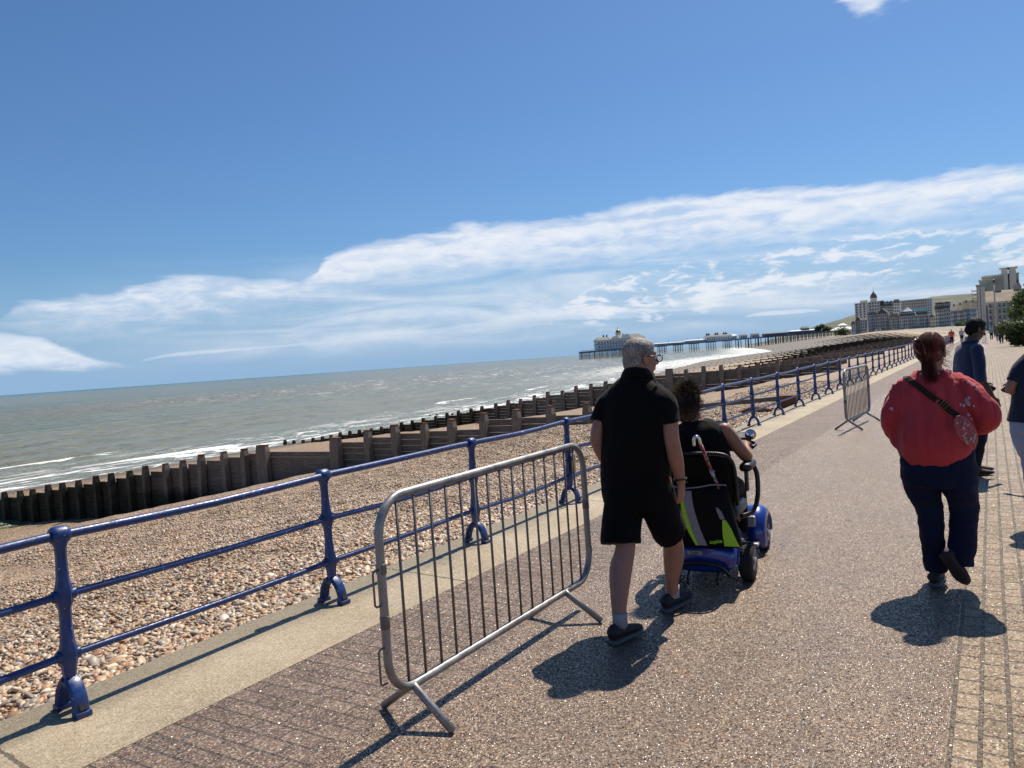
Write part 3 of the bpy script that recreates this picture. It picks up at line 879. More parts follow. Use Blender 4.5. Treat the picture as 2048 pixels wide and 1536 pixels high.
def near_of(px, py):
    D, s_ = 21.2, .05
    d = AX * (px - 1024) - AY * (py - 768) - AZ * FPX
    t = D / (d.y - s_ * d.x)
    return Vector((0, 0, CAMH)) + d * t
g1 = [(1179, 807), (1106, 813), (1038, 817), (973, 822), (909, 828), (854, 833), (795, 839), (741, 850), (678, 860), (531, 888), (496, 895), (453, 903), (412, 909), (375, 918), (336, 925), (300, 933), (266, 939), (231, 947), (199, 953), (165, 958), (133, 965), (102, 970), (72, 977), (47, 982), (16, 985), (-14, 990), (-44, 994)]
G1 = [near_of(*q) for q in g1]
gx = [p.x for p in G1]; gz = [p.z for p in G1]
gx = [-7.3, -8.6] + gx; gz = [gz[0] + .05, gz[0] + .03] + gz
bx = [-5, -13.2, -14.2, -17.9, -18.6, -30, -40]
def top1(x):
    z = np.interp(-x, [-v for v in gx], gz)
    low = .22 if (-23.2 < x < -14.4) else 0
    return float(z) - .30 - low
groyne(21.2, .05, gx, top1, 'nearest long timber groyne, grey boards running from the shingle into weed-black piles', wide=(10, 11), raise_=.30)
def g2top(x): return float(np.interp(-x, [6, 8, 12, 17.5, 21, 31, 40, 52], [.42, .38, .15, .02, -.35, -1.75, -3.0, -4.4]))
def gtop(x, Yg):
    d = float(Xe(Yg)) - x
    wd = float(Xe(Yg) - Xs(Yg))
    return float(np.interp(d / wd, [0, .08, .26, .36, .55, .75, 1.0], [-.10, -.28, -.78, -1.2, -2.5, -3.7, -4.8])) + float(el_(Yg)) * max(0, 1 - d / wd)
groyne(47.2, .0, [-7.4 - 1.12 * i for i in range(42)], g2top, 'second timber groyne, its dark piles stepping down behind the first into the foam', raise_=.28, wide=(1, 9))
gys = [76, 105, 136, 170, 207, 247, 290, 335, 384, 436, 492, 552, 616, 690]
for i, yg in enumerate(gys):
    xe = float(Xe(yg)); wd = float(Xe(yg) - Xs(yg))
    st = 1.15 if i < 4 else (2.0 if i < 8 else 3.2)
    xs_ = [xe - 7 - st * k for k in range(int((wd - 2) / st))]
    where = ['third', 'fourth', 'fifth', 'sixth', 'seventh', 'eighth', 'ninth', 'tenth', 'eleventh', 'twelfth', 'thirteenth', 'fourteenth', 'fifteenth', 'farthest'][i]
    groyne(yg, 0, xs_, lambda x, yg=yg: gtop(x, yg) + (.1 if yg < 90 else 0), '%s timber groyne along the beach counting from the camera' % where if where != 'farthest' else 'farthest thin timber groyne, on the dark wet shingle before the pier', raise_=.2, detail=i < 3, post_w=.26 if i < 4 else .34)

# debris on the shingle by the railing
t = empty('timber_beam', (-4.75, 20.3, 0), 0, 'weathered square beam end with a long plank lying on the shingle at the foot of the railing', 'timber')
m = MB(); m.bbox((.2, .6, .0), (.42, .55, .46), .02, rz=.15); m.build('beam_end', M_RUST, t)
m = MB(); m.bbox((-1.6, .9, .02), (3.6, .16, .12), .02, rz=-.05, rot=Matrix.Rotation(-.05, 3, 'Z') @ Matrix.Rotation(-.07, 3, 'Y')); m.build('plank', M_PLANK, t)
p_ = at(1415, 797, 16.8)
t = empty('rusty_plate', (p_.x, 16.8, float(bz(p_.x, 16.8))), .4, 'bent rusty brown metal plate lying on the shingle beyond the railing', 'debris')
m = MB(); m.prism([(-.28, 0), (-.2, -.12), (.16, -.12), (.3, .03), (.05, .02)], (0, 0, .14), (1, 0, 0), (0, .2, .98), (0, .98, -.2), .03); m.build('plate', M_RUST, t)
p_ = at(1510, 792, 20)
t = empty('driftwood', (p_.x, 20, float(bz(p_.x, 20)) + .05), .2, 'dark lump of driftwood on the shingle beside the plank', 'driftwood')
m = MB(); m.tube(catmull([(-.35, 0, 0), (-.1, .05, .07), (.15, 0, .05), (.4, .1, .01)], 3), [.05, .06, .07, .08, .08, .08, .07, .06, .05, .04], 7); m.build('log', M_RUST, t, True)
# ================================================================== PEOPLE
def remesh(mb, voxel, name, mat, parent=None, smooth=3, wrinkle=0, wscale=9, wdir=(1, 1, 1), seed=0., hem=None):
    tmp = bpy.data.objects.new('tmp', mb.mesh('tmp')); COL.objects.link(tmp)
    r = tmp.modifiers.new('r', 'REMESH'); r.mode = 'VOXEL'; r.voxel_size = voxel; r.use_smooth_shade = True
    if smooth:
        s = tmp.modifiers.new('s', 'SMOOTH'); s.factor = .5; s.iterations = smooth
    dg = bpy.context.evaluated_depsgraph_get()
    me = bpy.data.meshes.new_from_object(tmp.evaluated_get(dg))
    me.materials.clear()
    bpy.data.objects.remove(tmp)
    me.name = name
    if wrinkle:
        n = len(me.vertices)
        co = np.empty(n * 3, np.float32); me.vertices.foreach_get('co', co); co = co.reshape(-1, 3)
        no = np.empty(n * 3, np.float32); me.vertex_normals.foreach_get('vector', no); no = no.reshape(-1, 3)
        d = np.empty(n, np.float32)
        wd = Vector(wdir)
        for i in range(n):
            p = Vector((co[i, 0] * wd.x, co[i, 1] * wd.y, co[i, 2] * wd.z)) * wscale + Vector((seed, seed * .7, 0))
            d[i] = noise.noise(p) + .5 * (.5 - abs(noise.noise(p * 1.9))) * 1.2
        if hem is not None: d *= np.clip((co[:, 2] - hem) / .28, .10, 1)
        co += no * (d * wrinkle)[:, None]
        me.vertices.foreach_set('co', co.ravel()); me.update()
    return link(name, me, mat, parent, True)
def limb(mb, P, R, n=14, k=4, up=(0, 1, 0), cap=1.0):
    Pc = catmull(P, k)
    Rr = catmull([(r if hasattr(r, '__len__') else (r, r)) for r in R], k)
    mb.tube([Vector(p) for p in Pc], [tuple(r) for r in Rr], n, up=up)
    for p, r, cp in ((P[0], R[0], 1.0), (P[-1], R[-1], cap)):
        if cp <= 0: continue
        q = r if hasattr(r, '__len__') else (r, r)
        mb.ball(p, (q[0] * min(1, cp + .2), q[1] * min(1, cp + .2), min(q) * cp), 12, 8)
def trunk(mb, secs, n=30, sq=2.4, k=4):
    """secs: (z, cx, cy, rx, ry)"""
    S = catmull(secs, k)
    rings = []
    for z, cx, cy, rx, ry in S:
        rg = []
        for i in range(n):
            t = 2 * math.pi * i / n
            c, s_ = math.cos(t), math.sin(t)
            rg.append(Vector((cx + rx * math.copysign(abs(c) ** (2 / sq), c), cy + ry * math.copysign(abs(s_) ** (2 / sq), s_), z)))
        rings.append(rg)
    mb.loft(rings)
def head_parts(mb, c, Rm, s=1.0, nose=1.0):
    c = Vector(c)
    def B(p, r): mb.ball(c + Rm @ (Vector(p) * s), [x * s for x in r], 18, 12, Rm)
    B((0, -.012, .02), (.076, .096, .090)); B((0, .032, -.042), (.060, .062, .076)); B((0, .060, -.094), (.030, .026, .022))
    B((0, .066, .022), (.054, .032, .022)); B((.030, .062, -.040), (.026, .028, .026)); B((-.030, .062, -.040), (.026, .028, .026))
    B((0, .088, -.062), (.024, .012, .006)); B((0, .088, -.074), (.021, .012, .007))
    mb.tube([c + Rm @ (Vector(p) * s) for p in ((0, .090, .008), (0, .104, -.014), (0, .116, -.034))], [.008 * s * nose, .011 * s * nose, .014 * s * nose], 10)
    B((0, .108, -.036), (.015, .014, .010)); B((.045, .0, -.07), (.022, .045, .03)); B((-.045, .0, -.07), (.022, .045, .03))
    for q in (-1, 1):
        B((q * .080, -.008, -.018), (.008, .020, .031)); B((q * .086, -.018, -.010), (.006, .012, .022)); B((q * .080, -.002, -.042), (.008, .010, .012))
def eyes(c, Rm, parent, s=1.0):
    for q in (-1, 1):
        m = MB(); m.ball(Vector(c) + Rm @ (Vector((q * .030, .080, -.002)) * s), [.0125 * s] * 3, 12, 8); m.build('eye', M_EYE, parent, True)
def hand_parts(mb, wrist, Rm, side, curl=.5, s=1.0, spread=.35):
    """hand local: z along fingers (pointing away), x towards thumb, y = palm normal; Rm maps to parent"""
    w_ = Vector(wrist)
    def W(p):
        p = Vector(p); p.y *= side
        return w_ + Rm @ (p * s)
    mb.tube([W((0, 0, -.02)), W((0, 0, .012)), W((.002, 0, .045)), W((.002, .002, .085))], [(.021 * s, .026 * s), (.020 * s, .029 * s), (.0145 * s, .038 * s), (.012 * s, .037 * s)], 14, up=Rm @ Vector((1, 0, 0)))
    L = (.072, .082, .076, .060)
    for i, l in enumerate(L):
        x = .029 - i * .0195
        a = curl * (1 + .12 * i); yaw = (1.5 - i) * spread * .12
        p = Vector((x, .002, .082)); d = Vector((math.sin(yaw), 0, math.cos(yaw)))
        P = [W(p)]
        ang = a * .5
        for seg in (.42, .32, .26):
            dd = Vector((d.x * math.cos(ang), math.sin(ang), d.z * math.cos(ang)))
            p = p + dd * l * seg
            P.append(W(p)); ang += a
        mb.tube(P, [.0092 * s, .0086 * s, .0078 * s, .0066 * s], 9)
        mb.ball(P[-1], .0067 * s, 8, 6)
    P = [W((.024, .006, .022)), W((.044, .014, .046)), W((.050, .024, .068)), W((.046, .034, .088))]
    mb.tube(P, [.0145 * s, .0115 * s, .0100 * s, .0078 * s], 9); mb.ball(P[-1], .0078 * s, 8, 6)
def basis(z, x):
    z = Vector(z).normalized(); x = Vector(x); x = (x - z * x.dot(z)).normalized(); y = z.cross(x)
    return Matrix((x, y, z)).transposed()
def shoe(name, heel, toe_dir, up, mat, sole_mat, parent, L=.29, W_=.098, H=.085, side=1):
    """shoe with sole; heel = back bottom point"""
    f = Vector(toe_dir).normalized(); u = Vector(up); u = (u - f * u.dot(f)).normalized(); r = f.cross(u)
    h = Vector(heel)
    def P(a, b, c): return h + f * a * L + r * b + u * c
    prof = [(0.0, .32, .0), (.06, .40, .0), (.2, .43, .0), (.4, .40, .0), (.62, .47, .0), (.8, .46, .004), (.93, .34, .010), (1.0, .15, .016)]
    m = MB(); rings = []
    for t, wd, lift in prof:
        ring = []
        for k in range(10):
            a = 2 * math.pi * k / 10
            ring.append(P(t, math.cos(a) * wd * W_, lift + .014 + math.sin(a) * .0145))
        rings.append(ring)
    m.loft(rings); so = m
    o = m.build(name, mat, parent, True) if False else None
    m2 = MB(); rings = []
    hp = [(0.02, .28, .070), (.08, .36, .085), (.2, .38, .082), (.35, .36, .072), (.5, .38, .060), (.68, .42, .046), (.85, .38, .036), (.96, .22, .026)]
    for t, wd, hh in hp:
        ring = []
        for k in range(16):
            a = 2 * math.pi * k / 16
            z = .02 + (math.sin(a) * .5 + .5) ** .8 * hh * H / .085
            ring.append(P(t, math.cos(a) * wd * W_ * (1 - .25 * max(0, math.sin(a))), z))
        rings.append(ring)
    m2.loft(rings)
    m2.ball(P(.12, 0, .062 * H / .085), (.042, .045, .03), 12, 8)
    up_ = remesh(m2, .006, name, mat, parent, 2)
    so.build('sole', sole_mat, up_, True)
    lc = MB()
    for q in range(4):
        t = .36 + q * .075
        lc.tube([P(t, -.022, .078 - q * .010), P(t + .01, 0, .086 - q * .011), P(t, .022, .078 - q * .010)], .0028, 5)
    lc.build('laces', sole_mat, up_, True)
    return up_
def shell_hair(name, c, Rm, mat, parent, balls, voxel=.007, wr=.004, ws=40, wd=(1, 1, .4), s=1.0):
    m = MB()
    for p, r in balls: m.ball(Vector(c) + Rm @ (Vector(p) * s), [x * s for x in r], 20, 14, Rm)
    return remesh(m, voxel, name, mat, parent, 2, wr, ws, wd)
def strands(mb, root, tip_fn, n, r=.0016, seed=1, segs=5):
    """n thin strands; root(rg)->point, tip_fn(p, rg)->list of points"""
    rg = random.Random(seed)
    for _ in range(n):
        p = root(rg)
        P = tip_fn(p, rg)
        k = len(P)
        mb.tube(P, [r * (1 - .65 * i / (k - 1)) for i in range(k)], 3, cap=False)

def mat_skin(name, col, rough=.5):
    m_, N_ = principled(name)
    v = objvec(N_)
    a = N_.noise(v, 14, 5, .6).outputs[0]; b = N_.noise(v, 120, 3, .6).outputs[0]
    c = N_.ramp(a, [(.3, tuple(q * .82 for q in col)), (.6, col), (.8, (min(1, col[0] * 1.15), col[1] * .98, col[2] * .95))])
    p = finish(N_, c, rough, 0, b, .12, .002, spec=.45)
    try:
        p.inputs['Subsurface Weight'].default_value = .06; p.inputs['Subsurface Radius'].default_value = (.01, .004, .002); p.inputs['Subsurface Scale'].default_value = .6
    except Exception: pass
    return m_
def mat_cloth(name, col, scale=260, sheen=.15, rough=.85, var=.18, fold=.25):
    m_, N_ = principled(name)
    v = objvec(N_)
    a = N_.noise(v, 5, 5, .6).outputs[0]
    b = N_.n('ShaderNodeTexVoronoi', {'Vector': v, 'Scale': scale}).outputs['Distance']
    f = N_.noise(N_.n('ShaderNodeMapping', {'Vector': v, 'Scale': (1, 1, .45)}).outputs[0], 11, 3, .55, .8).outputs[0]
    c = N_.ramp(a, [(.3, tuple(q * (1 - var) for q in col)), (.7, tuple(min(1, q * (1 + var)) for q in col))])
    h = N_.m('ADD', N_.m('MULTIPLY', b, .12), N_.m('MULTIPLY', f, fold * 8))
    finish(N_, c, rough, 0, h, .6, .008, spec=.12, sheen=sheen)
    return m_
def mat_hair(name, cols, rough=.45, stretch=(1, 1, .15), scale=60):
    m_, N_ = principled(name)
    v = N_.n('ShaderNodeMapping', {'Vector': objvec(N_), 'Scale': stretch}).outputs[0]
    a = N_.noise(v, scale, 5, .65).outputs[0]; b = N_.noise(objvec(N_), 9, 3, .5).outputs[0]
    c = N_.ramp(N_.m('ADD', N_.m('MULTIPLY', a, .65), N_.m('MULTIPLY', b, .35)), [(.36, cols[0]), (.5, cols[1]), (.62, cols[2])])
    finish(N_, c, rough, 0, a, .6, .004, spec=.22)
    return m_
M_EYE = simple('eye_white', (.55, .52, .48), .2, var=.03)
M_SKIN = mat_skin('tanned_skin', (.30, .15, .10))
M_SKINP = mat_skin('pink_skin', (.33, .165, .115))
M_SKIND = mat_skin('brown_skin', (.085, .047, .032))
M_SKINA = mat_skin('arm_skin', (.30, .155, .095))
M_BLK = mat_cloth('black_jersey', (.003, .003, .004), sheen=.05)
M_BLK2 = mat_cloth('black_shorts', (.0035, .0035, .0045), sheen=.03)
M_SHOE = simple('black_shoe_mesh', (.014, .014, .018), .7, var=.4, scale=90, bstr=.4)
M_SOLE = simple('grey_sole', (.085, .088, .10), .75, var=.2, scale=40)
M_SOCK = mat_cloth('grey_sock', (.30, .31, .34))
M_HGREY = mat_hair('cropped_grey_hair', [(.085, .07, .06), (.20, .18, .16), (.36, .34, .315)], .6, (1, 1, .35), 90)
M_HRED = mat_hair('red_brown_hair', [(.022, .007, .006), (.09, .018, .012), (.26, .06, .035)])
M_HBRN = mat_hair('brown_hair', [(.012, .008, .006), (.045, .028, .018), (.17, .11, .07)])
M_HBLK = mat_hair('black_hair', [(.003, .0025, .0025), (.006, .005, .005), (.012, .010, .009)], .75)
M_DENIM = mat_cloth('dark_denim', (.007, .011, .034), sheen=.05)
M_DENIML = mat_cloth('light_denim', (.27, .34, .46), sheen=.1, fold=.35)
M_NAVY = mat_cloth('navy_cotton', (.016, .030, .075), sheen=.25)
M_NAVY2 = mat_cloth('navy_tee', (.014, .022, .045), sheen=.15)
M_GLASS, N_ = principled('spectacle_lens')
p__ = finish(N_, (.9, .93, .95), .03, 0, spec=.5, trans=1.0); p__.inputs['IOR'].default_value = 1.1
M_BLACKP = simple('black_plastic', (.007, .007, .008), .35, var=.2, scale=30, bstr=.15)
M_CHROME = simple('chrome', (.75, .76, .78), .12, 1.0, var=.05, bstr=.02)

# ---- man in black
def man_black():
    t = empty('person', (-1.83, 4.32, 0), 0, 'man with cropped grey hair and glasses in black polo shirt and shorts, walking away', 'person')
    J = lambda x, y, z: Vector((x + 1.83, y - 4.32, z))
    b = MB()
    hc = Vector((.035, .035, 1.612)); Rh = Matrix.Rotation(R_(-38), 3, 'Z') @ Matrix.Rotation(R_(-4), 3, 'X')
    head_parts(b, hc, Rh, 1.02)
    limb(b, [(.0, .0, 1.42), (.012, .008, 1.49), (.028, .012, 1.56)], [(.062, .06), (.058, .06), (.058, .062)])
    trunk(b, [(.82, -.04, 0, .17, .12), (.95, -.03, 0, .165, .115), (1.1, -.01, 0, .165, .115), (1.28, 0, 0, .18, .115), (1.40, .01, 0, .15, .09), (1.45, .01, 0, .08, .07)])
    # arms
    limb(b, [J(-1.665, 4.31, 1.345), J(-1.615, 4.29, 1.25), J(-1.603, 4.28, 1.13), J(-1.598, 4.32, .99), J(-1.599, 4.37, .87)], [.054, .050, .045, .044, .030])
    limb(b, [J(-1.985, 4.31, 1.345), J(-2.035, 4.27, 1.25), J(-2.065, 4.24, 1.13), J(-2.05, 4.31, 1.0), J(-2.02, 4.40, .90)], [.050, .046, .041, .040, .028])
    hand_parts(b, J(-1.60, 4.385, .850), basis((-.10, .08, -1), (.15, 1, .05)), -1, .62, 1.12)
    hand_parts(b, J(-2.01, 4.41, .885), basis((.25, .35, -1), (.1, 1, .2)), 1, .5, 1.02)
    # legs, rear left straight, right forward
    limb(b, [J(-1.94, 4.31, .88), J(-1.925, 4.26, .70), J(-1.885, 4.16, .50), J(-1.895, 4.09, .37), J(-1.873, 3.99, .19), J(-1.862, 3.965, .09)], [(.085, .09), (.078, .085), (.058, .062), (.066, .068), (.044, .047), (.036, .044)])
    limb(b, [J(-1.73, 4.33, .88), J(-1.735, 4.42, .70), J(-1.735, 4.53, .49), J(-1.745, 4.57, .35), J(-1.768, 4.57, .19), J(-1.775, 4.585, .085)], [(.085, .09), (.078, .085), (.060, .062), (.066, .068), (.043, .047), (.036, .044)])
    body = remesh(b, .0058, 'body', M_SKINP, t, 3)
    eyes(hc, Rh, t, 1.02)
    shell_hair('hair', hc, Rh, M_HGREY, t, [((0, -.016, .030), (.081, .099, .088)), ((0, -.040, -.020), (.074, .070, .070)), ((0, -.06, -.05), (.058, .045, .040)), ((0, .02, .055), (.066, .062, .054))], .0045, .0012, 90, (1, 1, 1), 1.02)
    # glasses
    m = MB(); W = lambda p: hc + Rh @ (Vector(p) * 1.02)
    for q in (-1, 1):
        m.tube([W((q * .084, -.02, -.004)), W((q * .088, .03, .004)), W((q * .082, .104, .006))], [(.0045, .0025)] * 3, 6)
        ring = [W((q * .036 + .027 * math.cos(a), .108 + .004 * math.cos(a), -.008 + .020 * math.sin(a))) for a in [2 * math.pi * k / 16 for k in range(16)]]
        m.tube(ring, .0026, 6, closed=True)
    m.tube([W((-.010, .110, -.002)), W((.010, .110, -.002))], .003, 6)
    gl = m.build('glasses', M_BLACKP, t, True)
    m = MB()
    for q in (-1, 1):
        o_ = [W((q * .036 + .026 * math.cos(a), .108, -.008 + .019 * math.sin(a))) for a in [2 * math.pi * k / 16 for k in range(16)]]
        o2 = [W((q * .036 + .026 * math.cos(a), .110, -.008 + .019 * math.sin(a))) for a in [2 * math.pi * k / 16 for k in range(16)]]
        m.loft([o_, o2])
    m.build('lens', M_GLASS, gl)
    # polo shirt
    s = MB()
    trunk(s, [(.80, -.035, .0, .212, .150), (.90, -.035, .0, .212, .148), (1.02, -.025, .0, .208, .146), (1.15, -.012, .0, .212, .146), (1.28, -.003, .0, .220, .142), (1.36, .0, .0, .212, .125), (1.42, .004, .0, .178, .105), (1.482, .010, .004, .10, .082), (1.50, .015, .006, .078, .074)], sq=2.5)
    limb(s, [J(-1.685, 4.31, 1.365), J(-1.645, 4.30, 1.33), J(-1.622, 4.29, 1.27), J(-1.614, 4.285, 1.215)], [(.070, .080), (.072, .080), (.064, .072), (.066, .070)], cap=0)
    limb(s, [J(-1.965, 4.31, 1.365), J(-2.01, 4.29, 1.33), J(-2.036, 4.275, 1.27), J(-2.045, 4.265, 1.235)], [(.070, .080), (.070, .080), (.062, .072), (.064, .070)], cap=0)
    shirt = remesh(s, .008, 'polo_shirt', M_BLK, t, 3, .010, 7, (1, 1, .55), 3.)
    c = MB()   # folded collar
    ring = lambda r1, r2, z, tilt: [Vector((.018 + r1 * math.cos(a), .004 + r2 * math.sin(a), z - tilt * math.sin(a))) for a in [2 * math.pi * k / 28 for k in range(28)]]
    c.loft([ring(.068, .067, 1.532, .016), ring(.074, .073, 1.540, .016), ring(.086, .084, 1.520, .018), ring(.102, .094, 1.487, .018), ring(.096, .088, 1.480, .018)], cap=False)
    c.build('collar', M_BLK, shirt, True)
    # shorts
    s = MB()
    trunk(s, [(.70, -.035, .01, .20, .150), (.80, -.035, 0, .214, .152), (.95, -.03, 0, .200, .142), (1.0, -.03, 0, .19, .138)])
    limb(s, [J(-1.935, 4.30, .80), J(-1.935, 4.25, .66), J(-1.928, 4.195, .56), J(-1.922, 4.178, .51)], [(.115, .135), (.118, .128), (.120, .122), (.121, .122)], 18, cap=0)
    limb(s, [J(-1.745, 4.33, .80), J(-1.730, 4.38, .66), J(-1.715, 4.43, .56), J(-1.708, 4.455, .53)], [(.108, .125), (.108, .12), (.108, .118), (.108, .118)], 18, cap=0)
    remesh(s, .009, 'shorts', M_BLK2, t, 3, .008, 8, (1, 1, .5), 9.)
    for x, y, z, tx, ty, ux in ((-1.862, 3.965, .12, 0, 0, 0), (-1.775, 4.585, .11, 0, 0, 0)):
        m = MB(); m.tube([J(x, y, z - .03), J(x, y + .003, z + .02), J(x, y + .005, z + .045)], [(.043, .050), (.041, .048), (.044, .050)], 14, up=(0, 1, 0)); m.build('sock', M_SOCK, t, True)
    shoe('shoe', J(-1.885, 3.875, .004), (.22, 1, -.02), (0, .02, 1), M_SHOE, M_SOLE, t, .295, .105, .095)
    shoe('shoe', J(-1.805, 4.495, .0), (.30, 1, .06), (0, -.03, 1), M_SHOE, M_SOLE, t, .295, .105, .095)
    # wristband and ring
    m = MB(); m.tube([J(-1.599 + .037 * math.cos(a), 4.375 + .042 * math.sin(a), .872 + .004 * math.cos(a)) for a in [2 * math.pi * k / 16 for k in range(16)]], [(.004, .007)] * 16, 6, closed=True); m.build('wristband', M_BLACKP, t, True)
man_black()

# ---- mobility scooter with rider, bag and stick
def mat_carpaint(name, col):
    m_, N_ = principled(name)
    a = N_.noise(objvec(N_), 8, 4, .6).outputs[0]
    c = N_.ramp(a, [(.3, tuple(q * .85 for q in col)), (.7, col)])
    finish(N_, c, .28, .25, N_.noise(objvec(N_), 300, 2).outputs[0], .05, .001, spec=.6, coat=.8)
    return m_
M_SCOOT = mat_carpaint('metallic_blue', (.004, .040, .30))
M_TYRE = simple('tyre_rubber', (.016, .016, .017), .8, var=.3, scale=50, bstr=.3)
M_RIM = simple('silver_rim', (.34, .35, .37), .35, .7, var=.15)
M_SEATV = simple('seat_vinyl', (.006, .006, .008), .42, var=.2, scale=60, bstr=.3)
M_NEON = simple('neon_yellow_fabric', (.36, .66, .03), .7, var=.08, scale=80)
M_REFL = simple('grey_reflective_tape', (.22, .225, .26), .55, var=.1)
M_BAG = mat_cloth('black_nylon', (.004, .004, .005), sheen=.0, rough=.6)
M_LAMP = simple('grey_lamp_lens', (.30, .31, .31), .2, var=.1)
SC0 = Vector((-1.765, 5.33, 0)); SCR = R_(6.2)
def scooter():
    t = empty('mobility_scooter', SC0, SCR, 'blue four-wheeled mobility scooter with black seat, armrests and a round mirror', 'mobility scooter')
    def wheel(x, y, r, w_):
        m = MB(); Rx = Matrix.Rotation(R_(90), 3, 'Y')
        m.lathe([(r - .05, -w_ * .5), (r - .022, -w_ * .52), (r - .006, -w_ * .42), (r, -w_ * .2), (r, w_ * .2), (r - .006, w_ * .42), (r - .022, w_ * .52), (r - .05, w_ * .5)], (x, y, r), 40, Rx)
        # tread blocks
        for k in range(34):
            a = 2 * math.pi * k / 34
            for q in (-1, 0, 1):
                c = Vector((x + q * w_ * .28, y + math.cos(a + q * .05) * (r - .001), r + math.sin(a + q * .05) * (r - .001)))
                m.box(c, (w_ * .2, .012, .006), rot=Matrix.Rotation(a + math.pi / 2, 3, 'X'))
        wh = m.build('wheel', M_TYRE, t); smooth_angle(wh, 50)
        m = MB(); sx = 1 if x > 0 else -1
        m.lathe([(r - .05, -.012), (r - .045, .004), (r - .06, .004), (.03, -.006), (.028, .012), (.0, .014)], (x + sx * w_ * .42, y, r), 28, Matrix.Rotation(R_(90 * sx), 3, 'Y'))
        for k in range(5):
            a = 2 * math.pi * k / 5
            m.bbox((x + sx * (w_ * .42 + .006), y + math.cos(a) * r * .38, r + math.sin(a) * r * .38), (.008, r * .45, .022), .003, rot=Matrix.Rotation(a, 3, 'X'))
        m.build('rim', M_RIM, wh, True)
    for sx in (-1, 1):
        wheel(sx * .262, 0, .132, .092); wheel(sx * .25, .86, .125, .082)
    # rear body shell
    m = MB()
    def sec(y, hw, z0, z1, sq=3.2, n=24):
        zc, hz = (z0 + z1) / 2, (z1 - z0) / 2
        return [Vector((hw * math.copysign(abs(math.cos(a)) ** (2 / sq), math.cos(a)), y, zc + hz * math.copysign(abs(math.sin(a)) ** (2 / sq), math.sin(a)))) for a in [2 * math.pi * k / n for k in range(n)]]
    m.loft([sec(-.235, .17, .12, .25), sec(-.222, .215, .10, .285), (sec(-.15, .228, .09, .305)), sec(-.11, .212, .10, .31), sec(.05, .205, .10, .33), sec(.25, .19, .10, .34), sec(.34, .15, .10, .28)])
    body = m.build('rear_body', M_SCOOT, t, True)
    for sx in (-1, 1):   # wheel arches
        m = MB(); rings = []
        for k in range(13):
            a = R_(4 + k * 14)
            y = -.0 - math.cos(a) * .150; z = .132 + math.sin(a) * .148
            w0, w1 = sx * .15, sx * .232
            rings.append([Vector((w0, y, z)), Vector((w0, y * 1.06, .132 + (z - .132) * 1.07)), Vector(((w0 + w1) / 2, y * 1.09, .132 + (z - .132) * 1.10)), Vector((w1, y * 1.04, .132 + (z - .132) * 1.05)), Vector((w1, y, z))])
        m.loft(rings); m.build('mudguard', M_SCOOT, body, True)
    m = MB(); m.tube(catmull([(-.17, -.21, .08), (-.17, -.265, .11), (-.12, -.285, .165), (0, -.29, .18), (.12, -.285, .165), (.17, -.265, .11), (.17, -.21, .08)], 4), .014, 10); m.build('bumper_bar', M_BLACKP, t, True)
    m = MB(); m.bbox((-.05, -.238, .235), (.10, .02, .032), .006); pl = m.build('badge', M_LAMP, t)
    text('lettering', 'CUPI', .026, M_BLACKP, pl, (-.05, -.2495, .234), (R_(90), 0, 0))
    for sx in (-1, 1):
        m = MB(); m.bbox((sx * .155, -.225, .17), (.05, .02, .03), .006); m.build('tail_lamp', simple('red_lens', (.25, .01, .01), .25), t)
        m = MB(); m.tube([(sx * .10, -.20, .12), (sx * .10, -.28, .075)], .008, 8); m.lathe([(.018, -.007), (.022, 0), (.018, .007)], (sx * .10, -.285, .05), 14, Matrix.Rotation(R_(90), 3, 'Y')); m.build('anti_tip_wheel', M_BLACKP, t, True)
    m = MB(); m.loft([sec(.22, .17, .085, .12), sec(.5, .20, .085, .118), sec(.72, .18, .085, .12)]); m.build('footboard', M_SCOOT, t, True)
    # front cowl and guards
    m = MB(); m.loft([sec(.68, .12, .10, .20), sec(.72, .15, .10, .32), sec(.80, .17, .10, .38), sec(.92, .16, .10, .37), sec(1.02, .13, .11, .28), sec(1.07, .07, .13, .22)]); cw = m.build('front_body', M_SCOOT, t, True)
    for sx in (-1, 1):
        m = MB(); rings = []
        for k in range(15):
            a = R_(-22 + k * 14.5)
            c_, s_ = math.cos(a), math.sin(a)
            x0, x1 = sx * .12, sx * .302
            rr = .165 if s_ > 0 else .155
            q = .20
            rings.append([Vector((x0, .86 - c_ * rr, .125 + s_ * rr)), Vector((x0, .86 - c_ * (rr + .05), .125 + s_ * (rr + .062))), Vector((x0 + (x1 - x0) * .6, .86 - c_ * (rr + .052), .125 + s_ * (rr + .066))), Vector((x0 + (x1 - x0) * .9, .86 - c_ * (rr + .032), .125 + s_ * (rr + .04))), Vector((x1, .86 - c_ * rr, .125 + s_ * rr))])
        m.loft(rings); m.build('mudguard', M_SCOOT, cw, True)
        m = MB(); m.bbox((sx * .19, .655, .265), (.075, .05, .085), .012); m.build('lamp', M_LAMP, t)
        m = MB(); m.bbox((sx * .23, .60, .10), (.05, .10, .03), .008); m.build('side_bumper', M_RIM, t)
    # tiller, console and bars
    m = MB(); m.tube([(0, .86, .30), (0, .80, .55), (0, .66, .84)], [.035, .030, .026], 12); m.build('tiller', M_BLACKP, t, True)
    m = MB(); m.bbox((.06, .56, .900), (.36, .17, .085), .025, rot=Matrix.Rotation(R_(28), 3, 'X')); co = m.build('console', M_BLACKP, t)
    m = MB(); m.tube(catmull([(-.27, .44, .87), (-.28, .52, .885), (-.2, .6, .90), (0, .62, .905), (.2, .6, .90), (.28, .52, .885), (.27, .44, .87)], 4), .013, 10); m.build('handlebar', M_BLACKP, t, True)
